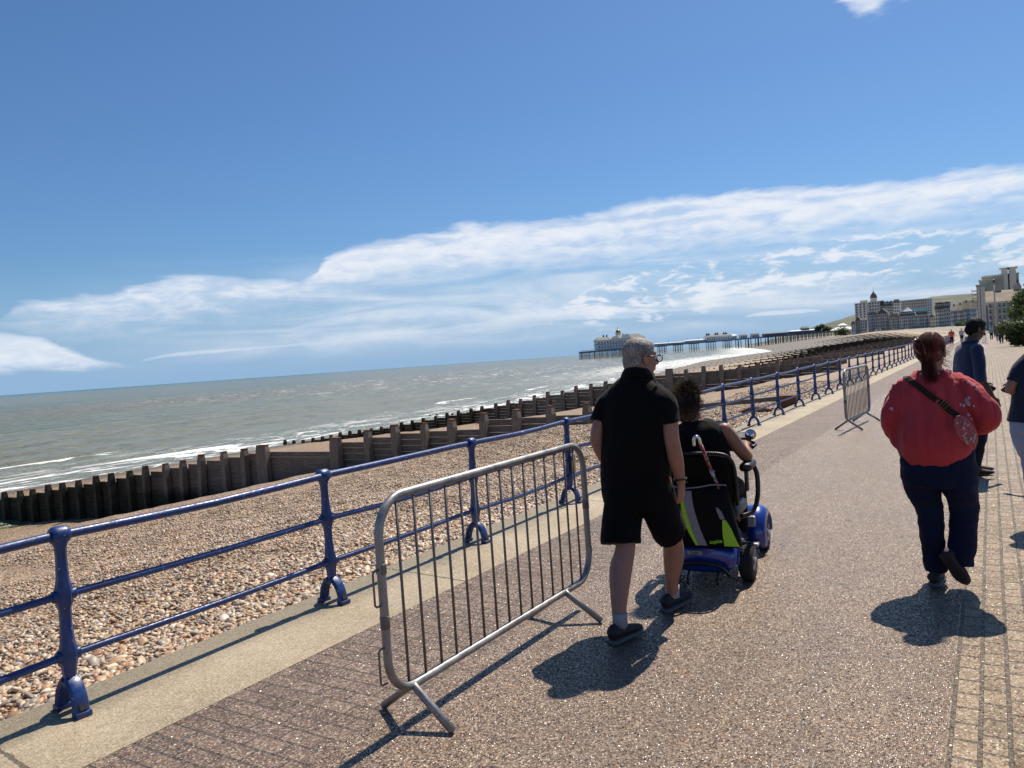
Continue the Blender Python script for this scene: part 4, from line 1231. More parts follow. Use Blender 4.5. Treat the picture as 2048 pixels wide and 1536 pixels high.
    m = MB(); m.bbox((.19, .545, .915), (.09, .06, .05), .01); m.build('lever', M_BLACKP, co)
    for sx, zz, yy in ((1, .955, .56), (-1, .95, .56)):
        mr = MB(); mr.tube([(sx * .235, yy - .02, .885), (sx * .24, yy, .91), (sx * .244, yy + .005, zz - .03)], .006, 8); a = mr.build('mirror_stalk', M_BLACKP, t, True)
        m = MB(); m.lathe([(.0, -.014), (.025, -.012), (.040, -.004), (.042, .003), (.038, .003)], (sx * .245, yy, zz), 28, Matrix.Rotation(R_(100), 3, 'X') @ Matrix.Identity(3)); b_ = m.build('mirror', M_BLACKP, t, True)
        m = MB(); m.lathe([(.0, .0028), (.0, .0032), (.038, .0032), (.038, .0036), (0, .0045)], (sx * .245, yy, zz), 28, Matrix.Rotation(R_(100), 3, 'X')); m.build('glass', M_CHROME, b_, True)
    # seat
    m = MB(); m.tube([(0, .08, .25), (0, .08, .43)], .035, 12); m.build('seat_post', M_BLACKP, t, True)
    m = MB(); m.bbox((0, .13, .475), (.46, .44, .09), .035); se = m.build('seat', M_SEATV, t, True)
    m = MB(); rings = []
    for z, hw, y, th in ((.49, .205, -.09, .06), (.56, .222, -.10, .075), (.70, .228, -.125, .078), (.82, .225, -.15, .07), (.88, .200, -.165, .058), (.905, .15, -.172, .04)):
        rings.append([Vector((hw * math.copysign(abs(math.cos(a)) ** .6, math.cos(a)), y + th / 2 * math.copysign(abs(math.sin(a)) ** .7, math.sin(a)), z)) for a in [2 * math.pi * k / 24 for k in range(24)]])
    m.loft(rings); m.build('backrest', M_BAG, t, True)
    m = MB(); m.tube(catmull([(-.236, -.12, .56), (-.238, -.155, .78), (-.215, -.18, .875), (-.15, -.195, .912), (0, -.20, .918), (.15, -.195, .912), (.215, -.18, .875), (.238, -.155, .78), (.236, -.12, .56)], 5), .012, 10); m.build('backrest_piping', M_SEATV, t, True)
    for sx in (-1, 1):
        m = MB(); m.bbox((sx * .285, .10, .790), (.085, .27, .058), .024); m.build('armrest', M_SEATV, t, True)
        m = MB(); m.tube(catmull([(sx * .31, .20, .765), (sx * .325, .22, .70), (sx * .325, .20, .56), (sx * .30, .12, .46), (sx * .22, .06, .43)], 4), .017, 10); m.build('armrest_bar', M_BLACKP, t, True)
        m = MB(); m.bbox((sx * .29, -.02, .70), (.025, .05, .14), .008); m.build('armrest_bracket', M_BLACKP, t)
    return t
SCO = scooter()
def rider():
    t = empty('person', SC0, SCR, 'woman with windblown dark hair and sleeveless black top seated on the blue scooter', 'person')
    b = MB(); hc = Vector((-.095, .06, 1.262)); Rh = Matrix.Rotation(R_(-12), 3, 'Z') @ Matrix.Rotation(R_(-8), 3, 'X')
    head_parts(b, hc, Rh, .97)
    limb(b, [(-.03, .02, 1.09), (-.05, .03, 1.14), (-.09, .045, 1.21)], [(.06, .055), (.052, .052), (.052, .055)])
    trunk(b, [(.50, 0, .08, .18, .13), (.65, 0, .05, .17, .12), (.85, -.01, .01, .165, .12), (1.0, -.02, .0, .165, .11), (1.09, -.02, .01, .13, .08), (1.13, -.03, .02, .07, .06)])
    limb(b, [(.155, .0, 1.055), (.195, .02, 1.0), (.235, .04, .93), (.275, .10, .855), (.262, .22, .855), (.235, .37, .885), (.225, .44, .90)], [.050, .050, .048, .044, .038, .028, .024])
    limb(b, [(-.185, .0, 1.055), (-.225, .02, 1.0), (-.255, .04, .93), (-.285, .10, .855), (-.27, .22, .855), (-.245, .37, .885), (-.235, .44, .90)], [.050, .050, .048, .044, .038, .028, .024])
    hand_parts(b, (.225, .445, .90), basis((0, 1, -.02), (-1, 0, .2)), -1, 1.1, .92)
    hand_parts(b, (-.235, .445, .90), basis((0, 1, -.02), (1, 0, .2)), 1, 1.1, .92)
    for sx in (-1, 1): limb(b, [(sx * .10, .12, .56), (sx * .115, .35, .58), (sx * .12, .50, .55), (sx * .12, .55, .40), (sx * .12, .57, .20)], [.078, .068, .055, .052, .036])
    remesh(b, .0062, 'body', M_SKIN, t, 3)
    eyes(hc, Rh, t, .97)
    s = MB()
    trunk(s, [(.50, 0, .08, .212, .165), (.65, 0, .04, .208, .16), (.85, -.012, .0, .195, .15), (.98, -.02, -.005, .188, .135), (1.06, -.02, .0, .172, .105), (1.105, -.025, .01, .135, .075), (1.13, -.03, .02, .09, .06)])
    remesh(s, .008, 'sleeveless_top', M_BLK, t, 3, .008, 7, (1, 1, .6), 5.)
    s = MB(); trunk(s, [(.46, 0, .1, .19, .15), (.56, 0, .1, .20, .16), (.62, 0, .08, .19, .15)])
    for sx in (-1, 1): limb(s, [(sx * .10, .12, .57), (sx * .115, .35, .585), (sx * .12, .51, .55), (sx * .12, .57, .40), (sx * .12, .59, .19)], [.095, .085, .075, .068, .06], cap=0)
    remesh(s, .009, 'trousers', M_BLK2, t, 3, .006, 8, (1, 1, 1), 2.)
    for sx in (-1, 1): shoe('shoe', (sx * .12, .50, .122), (sx * .08, 1, 0), (0, 0, 1), M_SHOE, M_SOLE, t, .25, .09, .08)
    # hair: full cap plus blown strands
    shell_hair('hair', hc, Rh, M_HBRN, t, [((0, -.018, .030), (.090, .106, .096)), ((0, -.045, -.03), (.086, .075, .085)), ((0, -.050, -.095), (.078, .055, .07)), ((.02, .0, .085), (.055, .07, .045)), ((-.03, -.03, .08), (.05, .06, .045))], .006, .006, 30, (1.2, 1, .5), .97)
    m = MB()
    def root(rg):
        a, e = rg.uniform(0, 2 * math.pi), rg.uniform(-1.2, 1.5)
        d = Vector((math.cos(e) * math.cos(a), math.cos(e) * math.sin(a) * 1.0 - .15, math.sin(e)))
        if d.y > .45: d.y -= .5
        return hc + Rh @ Vector((d.x * .088, d.y * .103 - .018, d.z * .095 + .022))
    def tip(p, rg):
        o = (p - hc); o.normalize()
        L = rg.uniform(.03, .085)
        wnd = Vector((.35, -.25, .15)) * rg.uniform(.2, 1)
        down = Vector((rg.uniform(-.4, .5), -.2, -1 if o.z < .5 else -.15))
        P = [p - o * .006]; d = (o * .38 + down * .9 + wnd * .45).normalized()
        for k in range(4):
            P.append(P[-1] + d * L / 4); d = (d + down * .22 + Vector((rg.uniform(-.25, .25), rg.uniform(-.2, .2), rg.uniform(-.2, .2)))).normalized()
        return P
    strands(m, root, tip, 4200, .0011, 6); m.build('hair_strands', M_HBRN, t, True)
    m = MB(); Wp = lambda p: hc + Rh @ Vector(p)
    m.tube([Wp((.082, -.02, -.004)), Wp((.086, .03, .002)), Wp((.080, .102, .004))], .003, 6); m.tube([Wp((-.082, -.02, -.004)), Wp((-.086, .03, .002)), Wp((-.080, .102, .004))], .003, 6)
    for q in (-1, 1): m.tube([Wp((q * .036 + .028 * math.cos(a), .104, -.008 + .022 * math.sin(a))) for a in [2 * math.pi * k / 14 for k in range(14)]], .0028, 6, closed=True)
    m.build('glasses', M_BLACKP, t, True)
rider()
def scooter_bag():
    t = empty('seat_bag', SC0, SCR, 'black bag with grey and neon yellow stripes hanging behind the scooter seat', 'bag')
    m = MB(); rings = []
    S = [(.285, .258, .245, .12), (.302, .268, .250, .135), (.38, .252, .240, .14), (.50, .222, .230, .13), (.62, .200, .222, .115), (.685, .190, .215, .095), (.70, .18, .21, .07)]
    def yb(z): return -float(np.interp(z, [q[0] for q in S], [q[2] for q in S])) - float(np.interp(z, [q[0] for q in S], [q[3] for q in S])) / 2 + .03
    for z, hw, y, th in S:
        rings.append([Vector((hw * math.copysign(abs(math.cos(a)) ** .45, math.cos(a)), -y + .03 + th / 2 * math.copysign(abs(math.sin(a)) ** .55, math.sin(a)), z)) for a in [2 * math.pi * k / 28 for k in range(28)]])
    m.loft(rings); bg_ = m.build('bag_body', M_BAG, t, True)
    def stripe(name, cols, mat, off=.003):
        """cols: list of (z, x_left, x_right) laid on the back face of the bag"""
        m = MB(); rings = []
        for z, a, b in cols:
            y = yb(z)
            rings.append([Vector((a, y - off, z)), Vector((b, y - off, z)), Vector((b, y + .006, z)), Vector((a, y + .006, z))])
        m.loft(rings); return m.build(name, mat, t)
    zs = np.linspace(.302, .665, 9)
    cx = lambda z: -.105 + .115 * ((.665 - z) / .4) ** 1.7
    stripe('reflective_stripe', [(z, cx(z), cx(z) + .058) for z in zs], M_REFL)
    stripe('neon_stripe', [(z, cx(z) - .012 - .022 * math.sin(math.pi * (z - .25) / .42), cx(z) - .0015) for z in zs], M_NEON, .0035)
    stripe('neon_stripe', [(.303, .165, .262), (.33, .160, .248), (.37, .156, .230), (.42, .154, .210), (.475, .156, .178)], M_NEON, .0035)
    stripe('reflective_stripe', [(.48, .140, .172), (.53, .122, .152), (.555, .115, .128)], M_REFL, .0032)
    text('lettering', 'cupica', .034, M_NEON, t, (.108, yb(.33) - .006, .332), (R_(84), R_(-8), 0), .0008, .0008)
    text('lettering', 'cupica', .030, M_REFL, t, (-.11, -.228, .725), (R_(90), R_(-4), 0), .0006)
    m = MB(); m.tube(catmull([(-.19, -.235, .70), (-.1, -.262, .688), (0, -.268, .695), (.1, -.262, .712), (.19, -.235, .705)], 4), .005, 6); m.build('rim_piping', M_REFL, t, True)
    for sx in (-1, 1):
        m = MB(); m.tube([(sx * .15, -.225, .69), (sx * .16, -.205, .80), (sx * .16, -.20, .89)], [(.012, .003)] * 3, 6); m.build('strap', M_BAG, t)
scooter_bag()
def cane():
    Pt = [at(1389, 892, 5.08), at(1388, 880, 5.08), at(1392, 873, 5.08), at(1398, 877, 5.09), at(1402, 890, 5.10)]
    a, b, c, d = at(1402, 890, 5.10), at(1422, 940, 5.11), at(1438, 976, 5.12), at(1462, 1040, 5.22)
    t = empty('walking_stick', (a.x, a.y, 0), 0, 'walking stick with chrome hooked handle and red patterned shaft hung behind the scooter seat', 'walking stick')
    O = Vector((a.x, a.y, 0))
    m = MB(); m.tube(catmull([p - O for p in Pt], 4), .012, 10); m.build('handle', M_CHROME, t, True)
    M_CANE, N_ = principled('red_patterned_shaft')
    n_ = N_.noise(objvec(N_), 70, 3, .5).outputs[0]
    finish(N_, N_.ramp(n_, [(.42, (.16, .015, .02)), (.52, (.28, .04, .05)), (.6, (.42, .30, .28))]), .35)
    m = MB(); m.tube([a - O, b - O], .0125, 10); m.build('upper_shaft', M_CANE, t, True)
    m = MB(); m.tube([b - O, b.lerp(c, .25) - O, b.lerp(c, .5) - O], [.015, .014, .011], 10); m.ball(b.lerp(c, .1) - O + Vector((.016, -.004, .006)), .006, 8, 6); m.build('clamp', M_RIM, t, True)
    m = MB(); m.tube([b.lerp(c, .4) - O, c - O], .0105, 10); m.build('lower_shaft', M_CANE, t, True)
    m = MB(); m.tube([c - O, d - O], .0095, 10); m.build('tip', M_BLACKP, t, True)
cane()
from mathutils.bvhtree import BVHTree
def bvh_of(o):
    mw = o.matrix_basis if o.parent is None else o.parent.matrix_basis @ o.matrix_basis
    me = o.data
    return BVHTree.FromPolygons([mw @ v.co for v in me.vertices], [p.vertices[:] for p in me.polygons])
def sight(px, py):
    return (AX * (px - 1024) - AY * (py - 768) - AZ * FPX).normalized()
def setmat(o): 
    # matrix of an unrotated parent is needed before the depsgraph has run
    o.matrix_basis = Matrix.Translation(o.location) @ Matrix.Rotation(o.rotation_euler.z, 4, 'Z'); return o

M_RED, N_ = principled('red_crinkled_cotton')
v_ = objvec(N_)
a_ = N_.noise(v_, 4, 5, .6).outputs[0]; b_ = N_.noise(N_.n('ShaderNodeMapping', {'Vector': v_, 'Scale': (1, 1, .25)}).outputs[0], 34, 4, .6, .6).outputs[0]
c_ = N_.ramp(a_, [(.3, (.33, .030, .040)), (.7, (.46, .050, .062))])
p__ = finish(N_, c_, .85, 0, b_, .55, .006, spec=.2, sheen=.15)
M_WHT = simple('white_embroidery', (.48, .40, .42), .8, var=.15, scale=90)
M_PINKP = simple('printed_fabric', (.33, .075, .09), .8, var=.5, scale=60)
M_STRAP = mat_cloth('dark_brown_webbing', (.022, .014, .010), rough=.7)
M_BRASS = simple('dull_brass', (.22, .16, .08), .4, .8)
M_CLIP = simple('pink_tortoise_clip', (.36, .15, .14), .25, var=.5, scale=50)

def woman_red():
    root = Vector((-.33, 5.62, 0))
    t = setmat(empty('person', root, 0, 'woman in loose red blouse with white flowers and dark jeans, red hair clipped up', 'person'))
    J = lambda x, y, z: Vector((x, y, z)) - root
    b = MB(); hc = J(-.325, 5.62, 1.520); Rh = Matrix.Rotation(R_(-14), 3, 'Z') @ Matrix.Rotation(R_(-3), 3, 'X')
    head_parts(b, hc, Rh, .98)
    limb(b, [J(-.33, 5.60, 1.30), J(-.33, 5.60, 1.37), J(-.325, 5.61, 1.45)], [(.068, .062), (.060, .058), (.058, .06)])
    trunk(b, [(.80, 0, 0, .19, .15), (1.0, 0, 0, .18, .15), (1.2, 0, 0, .175, .13), (1.32, 0, 0, .13, .09), (1.37, 0, 0, .075, .065)])
    limb(b, [J(-.16, 5.62, 1.26), J(-.095, 5.61, 1.16), J(-.06, 5.63, 1.07), J(-.10, 5.80, 1.03), J(-.16, 5.92, 1.06)], [.05, .048, .042, .034, .026])
    limb(b, [J(-.50, 5.62, 1.26), J(-.54, 5.61, 1.14), J(-.555, 5.63, 1.04), J(-.53, 5.78, .99), J(-.46, 5.92, 1.00)], [.05, .048, .042, .034, .026])
    hand_parts(b, J(-.17, 5.93, 1.065), basis((-.8, .5, .1), (0, .2, 1)), 1, .7, .92)
    hand_parts(b, J(-.45, 5.93, 1.005), basis((.8, .5, .1), (0, .2, 1)), -1, .7, .92)
    for P in ([J(-.41, 5.62, .80), J(-.385, 5.63, .5), J(-.378, 5.63, .28), J(-.370, 5.64, .08)], [J(-.23, 5.62, .80), J(-.192, 5.65, .50), J(-.208, 5.61, .34), J(-.255, 5.565, .22)]):
        limb(b, P, [.085, .055, .048, .036])
    body = remesh(b, .0062, 'body', M_SKINP, t, 3); eyes(hc, Rh, t, .98)
    # blouse: very full, gathered, with balloon sleeves bent at the elbow
    s = MB()
    trunk(s, [(.755, -.012, .0, .120, .10), (.775, -.010, .0, .168, .150), (.83, -.006, .0, .198, .180), (.92, .0, -.005, .222, .200), (1.02, .0, -.005, .226, .198), (1.12, .0, -.0, .218, .182), (1.22, .0, .0, .207, .155), (1.30, .0, .0, .188, .125), (1.355, .0, .0, .140, .10), (1.385, .002, .0, .095, .08)], sq=2.3)
    limb(s, [J(-.175, 5.62, 1.29), J(-.115, 5.60, 1.22), J(-.062, 5.59, 1.14), J(-.055, 5.62, 1.07), J(-.085, 5.74, 1.04), J(-.14, 5.86, 1.05)], [(.068, .078), (.080, .085), (.082, .086), (.080, .082), (.070, .068), (.042, .042)], 18, cap=0)
    limb(s, [J(-.485, 5.62, 1.28), J(-.53, 5.60, 1.20), J(-.562, 5.59, 1.12), J(-.565, 5.62, 1.05), J(-.55, 5.74, 1.00), J(-.49, 5.86, 1.0)], [(.068, .078), (.074, .085), (.074, .086), (.072, .082), (.062, .068), (.042, .042)], 18, cap=0)
    limb(s, [J(-.525, 5.60, 1.03), J(-.530, 5.62, .96), J(-.51, 5.64, .90)], [(.06, .07), (.058, .07), (.045, .06)], 16, cap=0)
    bl = remesh(s, .0075, 'blouse', M_RED, t, 3, .019, 9.5, (1.9, 1.9, .16), 6., hem=.74)
    # cuffs of gathered elastic and a pale lace neckline
    m = MB()
    for k in range(26):
        a = 2 * math.pi * k / 26
        m.ball((.003 + .098 * math.cos(a), .082 * math.sin(a), 1.382 + .010 * math.sin(a) + .004 * math.cos(k * 3)), (.012, .010, .010), 8, 6)
    m.build('lace_collar', M_WHT, t, True)
    # jeans
    s = MB()
    trunk(s, [(.66, 0, 0, .19, .155), (.74, .005, 0, .214, .165), (.85, .005, 0, .212, .165), (.92, 0, 0, .20, .16)])
    limb(s, [J(-.425, 5.62, .76), J(-.420, 5.62, .64), J(-.385, 5.63, .50), J(-.378, 5.63, .34), J(-.372, 5.64, .20), J(-.366, 5.64, .085)], [(.120, .15), (.104, .125), (.080, .095), (.073, .088), (.070, .082), (.068, .080)], 18, cap=0)
    limb(s, [J(-.220, 5.62, .76), J(-.205, 5.61, .64), J(-.190, 5.65, .52), J(-.198, 5.63, .38), J(-.212, 5.60, .27), J(-.222, 5.585, .15)], [(.118, .15), (.102, .125), (.084, .10), (.080, .085), (.080, .078), (.072, .068)], 18, cap=0)
    remesh(s, .008, 'jeans', M_DENIM, t, 3, .009, 11, (1, 1, 1.6), 1.)
    shoe('shoe', J(-.378, 5.53, .0), (.10, 1, 0), (0, 0, 1), M_SHOE, M_SOLE, t, .26, .10, .085)
    # raised foot shows its sole
    shoe('shoe', J(-.308, 5.475, .235), (.54, .36, -1.0), (.15, 1.0, .42), M_SHOE, M_SHOE, t, .255, .10, .085)
    # hair
    shell_hair('hair', hc, Rh, M_HRED, t, [((0, -.016, .030), (.086, .102, .094)), ((0, -.045, -.02), (.080, .075, .07)), ((-.055, -.045, .040), (.042, .058, .05)), ((.0, -.07, -.06), (.045, .04, .05)), ((.005, -.085, -.12), (.034, .026, .055)), ((.02, -.075, -.165), (.024, .02, .04))], .0055, .004, 40, (1, 1, .5), .98)
    m = MB()
    def rt(rg):
        a, e = rg.uniform(math.pi * .98, math.pi * 2.02), rg.uniform(-.9, 1.35)
        return hc + Rh @ Vector((math.cos(e) * math.cos(a) * .086, math.cos(e) * math.sin(a) * .098 - .016, math.sin(e) * .093 + .028))
    def tp(p, rg):
        o = (p - hc).normalized(); L = rg.uniform(.05, .11)
        tgt = hc + Rh @ Vector((-.03 + rg.uniform(-.02, .03), -.118, .01 - rg.uniform(0, .06)))
        P = [p + o * .002]
        for k in range(4):
            d = (tgt - P[-1]); d = (d - o * d.dot(o) * .8)
            d = d.normalized() if d.length > 1e-4 else o
            P.append(P[-1] + (d + o * rg.uniform(-.05, .16)).normalized() * L / 4)
        return P
    strands(m, rt, tp, 1500, .0011, 11)
    def rt2(rg): return hc + Rh @ Vector((rg.uniform(-.03, .035), -.09 + rg.uniform(-.015, .02), rg.uniform(-.08, -.02)))
    def tp2(p, rg):
        P = [p]; d = Rh @ Vector((rg.uniform(-.05, .25), rg.uniform(-.35, .0), -1))
        L = rg.uniform(.08, .17)
        for k in range(4): P.append(P[-1] + d.normalized() * L / 4); d = d + Vector((rg.uniform(-.12, .28), rg.uniform(-.1, .12), 0))
        return P
    strands(m, rt2, tp2, 650, .0011, 12)
    def rt3(rg): return hc + Rh @ Vector((rg.uniform(.03, .08), rg.uniform(-.06, .03), rg.uniform(-.10, .08)))
    def tp3(p, rg):
        P = [p]; d = Vector((1, rg.uniform(-.5, .4), rg.uniform(-.9, .3)))
        for k in range(4): P.append(P[-1] + d.normalized() * rg.uniform(.008, .022)); d = d + Vector((rg.uniform(-.2, .4), 0, rg.uniform(-.4, .1)))
        return P
    strands(m, rt3, tp3, 130, .0009, 13)
    m.build('hair_strands', M_HRED, t, True)
    # claw clip
    m = MB(); W = lambda p: hc + Rh @ Vector(p)
    for q in (-1, 1):
        m.tube(catmull([W((-.045 + q * .012, -.098, .070)), W((-.040 + q * .022, -.118, .045)), W((-.030 + q * .026, -.124, .015)), W((-.012 + q * .010, -.120, -.022))], 4), [(.006, .013)] * 13, 8)
    for k in range(4): m.tube([W((-.058 + k * .006, -.118, .045 - k * .013)), W((-.022 + k * .004, -.124, .040 - k * .013))], .0035, 6)
    m.ball(W((-.044, -.105, .075)), .010, 10, 8); m.build('hair_clip', M_CLIP, t, True)
    # embroidered flowers stitched on the blouse
    tree = bvh_of(bl); eye_ = Vector((0, 0, CAMH)); rg = random.Random(3)
    m = MB()
    def flower(px, py, r, n, long_=1.0):
        h = tree.ray_cast(eye_, sight(px, py))
        if h[0] is None: return
        p, nn = h[0], h[1]
        u = nn.cross(Vector((0, 0, 1))).normalized(); v = nn.cross(u)
        for k in range(n):
            a = 2 * math.pi * k / n + rg.uniform(-.2, .2); d = u * math.cos(a) + v * math.sin(a); rr = r * rg.uniform(.6, 1.15) * (long_ if k % 3 == 0 else 1)
            pts = [p + nn * .003 - root, p + d * rr * .5 + nn * .004 - root, p + d * rr + nn * .002 - root]
            m.tube(pts, [.0018, .0042, .001], 5)
    for px, py, r, n, l in ((1957, 765, .022, 9, 1.5), (1949, 772, .014, 7, 1), (1937, 765, .010, 6, 1), (1946, 752, .010, 6, 1), (1952, 778, .012, 6, 1), (1933, 803, .026, 10, 1.5), (1927, 811, .013, 7, 1), (1921, 810, .010, 6, 1), (1938, 809, .012, 7, 1), (1948, 812, .008, 5, 1), (1937, 795, .008, 5, 1), (1936, 830, .012, 7, 1.2), (1942, 838, .010, 6, 1), (1930, 836, .009, 6, 1), (1925, 834, .007, 5, 1), (1783, 817, .012, 7, 1.3), (1780, 775, .012, 7, 1.2), (1786, 770, .009, 5, 1), (1784, 820, .007, 5, 1)):
        flower(px, py, r, n, l)
    m.build('embroidery', M_WHT, t)
    m = MB()
    for k in range(46):    # long gathers falling from the yoke would be cut in the cloth; seam line of the yoke
        pass
    # cross body bag
    bagr = setmat(empty('crossbody_bag', root, 0, 'floral pink bag on a wide dark strap across the back of the red blouse', 'bag'))
    line = [(1801, 747), (1815, 757), (1832, 770), (1850, 783), (1868, 796), (1884, 808), (1898, 820), (1912, 831), (1922, 840)]
    P, Nn = [], []
    for px, py in line:
        h = tree.ray_cast(eye_, sight(px, py))
        if h[0] is not None: P.append(h[0]); Nn.append(h[1])
    over = P[0] + Vector((-.01, .09, .03))
    Pc = catmull([p + n_ * .009 for p, n_ in zip(P, Nn)], 3); Nc = catmull([tuple(n_) for n_ in Nn], 3)
    def ribbon(Pc, Nc, w_, th, name, mat):
        m = MB(); rings = []
        for i in range(len(Pc)):
            a = Vector(Pc[max(0, i - 1)]); b2 = Vector(Pc[min(len(Pc) - 1, i + 1)]); tt = (b2 - a).normalized(); nn = Vector(Nc[i]).normalized(); sd_ = tt.cross(nn).normalized(); c = Vector(Pc[i]) - root
            rings.append([c - sd_ * w_ / 2 - nn * th / 2, c + sd_ * w_ / 2 - nn * th / 2, c + sd_ * w_ / 2 + nn * th / 2, c - sd_ * w_ / 2 + nn * th / 2])
        m.loft(rings); return m.build(name, mat, bagr)
    wrap = [over - Vector((.005, .07, .01)) + Vector((0, -.05, -.005))]
    sb_ = ribbon(np.vstack([np.array([tuple(P[0] + Vector((-.012, .075, -.012))), tuple(P[0] + Vector((-.010, .035, .012)))]), Pc]), np.vstack([np.array([(0, .1, 1), (0, -.4, .9)]), Nc]), .036, .006, 'strap', M_STRAP)
    h = tree.ray_cast(eye_, sight(1887, 810)); bc, bn = h[0], h[1]
    tt = (Vector(Pc[-5]) - Vector(Pc[-9])).normalized(); sd_ = tt.cross(bn).normalized()
    m = MB(); c = bc + bn * .016 - root
    q = [c + sd_ * .024 + tt * .017, c + sd_ * .024 - tt * .017, c - sd_ * .024 - tt * .017, c - sd_ * .024 + tt * .017]
    m.tube(q, .003, 6, closed=True); m.tube([c + sd_ * .024, c - sd_ * .024], .0025, 6); m.build('buckle', M_BRASS, sb_)
    # pouch under the right elbow
    pc = [tree.ray_cast(eye_, sight(px, py)) for px, py in ((1915, 838), (1930, 862), (1945, 890))]
    m = MB(); c0 = pc[1][0] + pc[1][1] * .012 - root; n0 = pc[1][1]; dn = (pc[2][0] - pc[0][0]).normalized(); sd2 = dn.cross(n0).normalized()
    Rb = Matrix((sd2, n0, dn)).transposed()
    m.ball(c0, (.056, .020, .112), 22, 16, Rb); m.build('pouch', M_PINKP, bagr, True)
    m = MB()
    for k in range(16):
        a = Vector((rg.uniform(-.035, .035), 0, rg.uniform(-.085, .085)))
        if (a.x / .052) ** 2 + (a.z / .108) ** 2 > .8: continue
        y = .024 * math.sqrt(max(0, 1 - (a.x / .052) ** 2 - (a.z / .108) ** 2)) + .002
        for sgn in (1, -1):
            p = c0 + Rb @ Vector((a.x, y * sgn, a.z))
            for j in range(5):
                an = 2 * math.pi * j / 5 + k; m.tube([p, p + Rb @ Vector((math.cos(an) * .009, 0, math.sin(an) * .009))], [.0028, .0015], 5)
    m.build('flower_print', M_WHT, bagr)
woman_red()

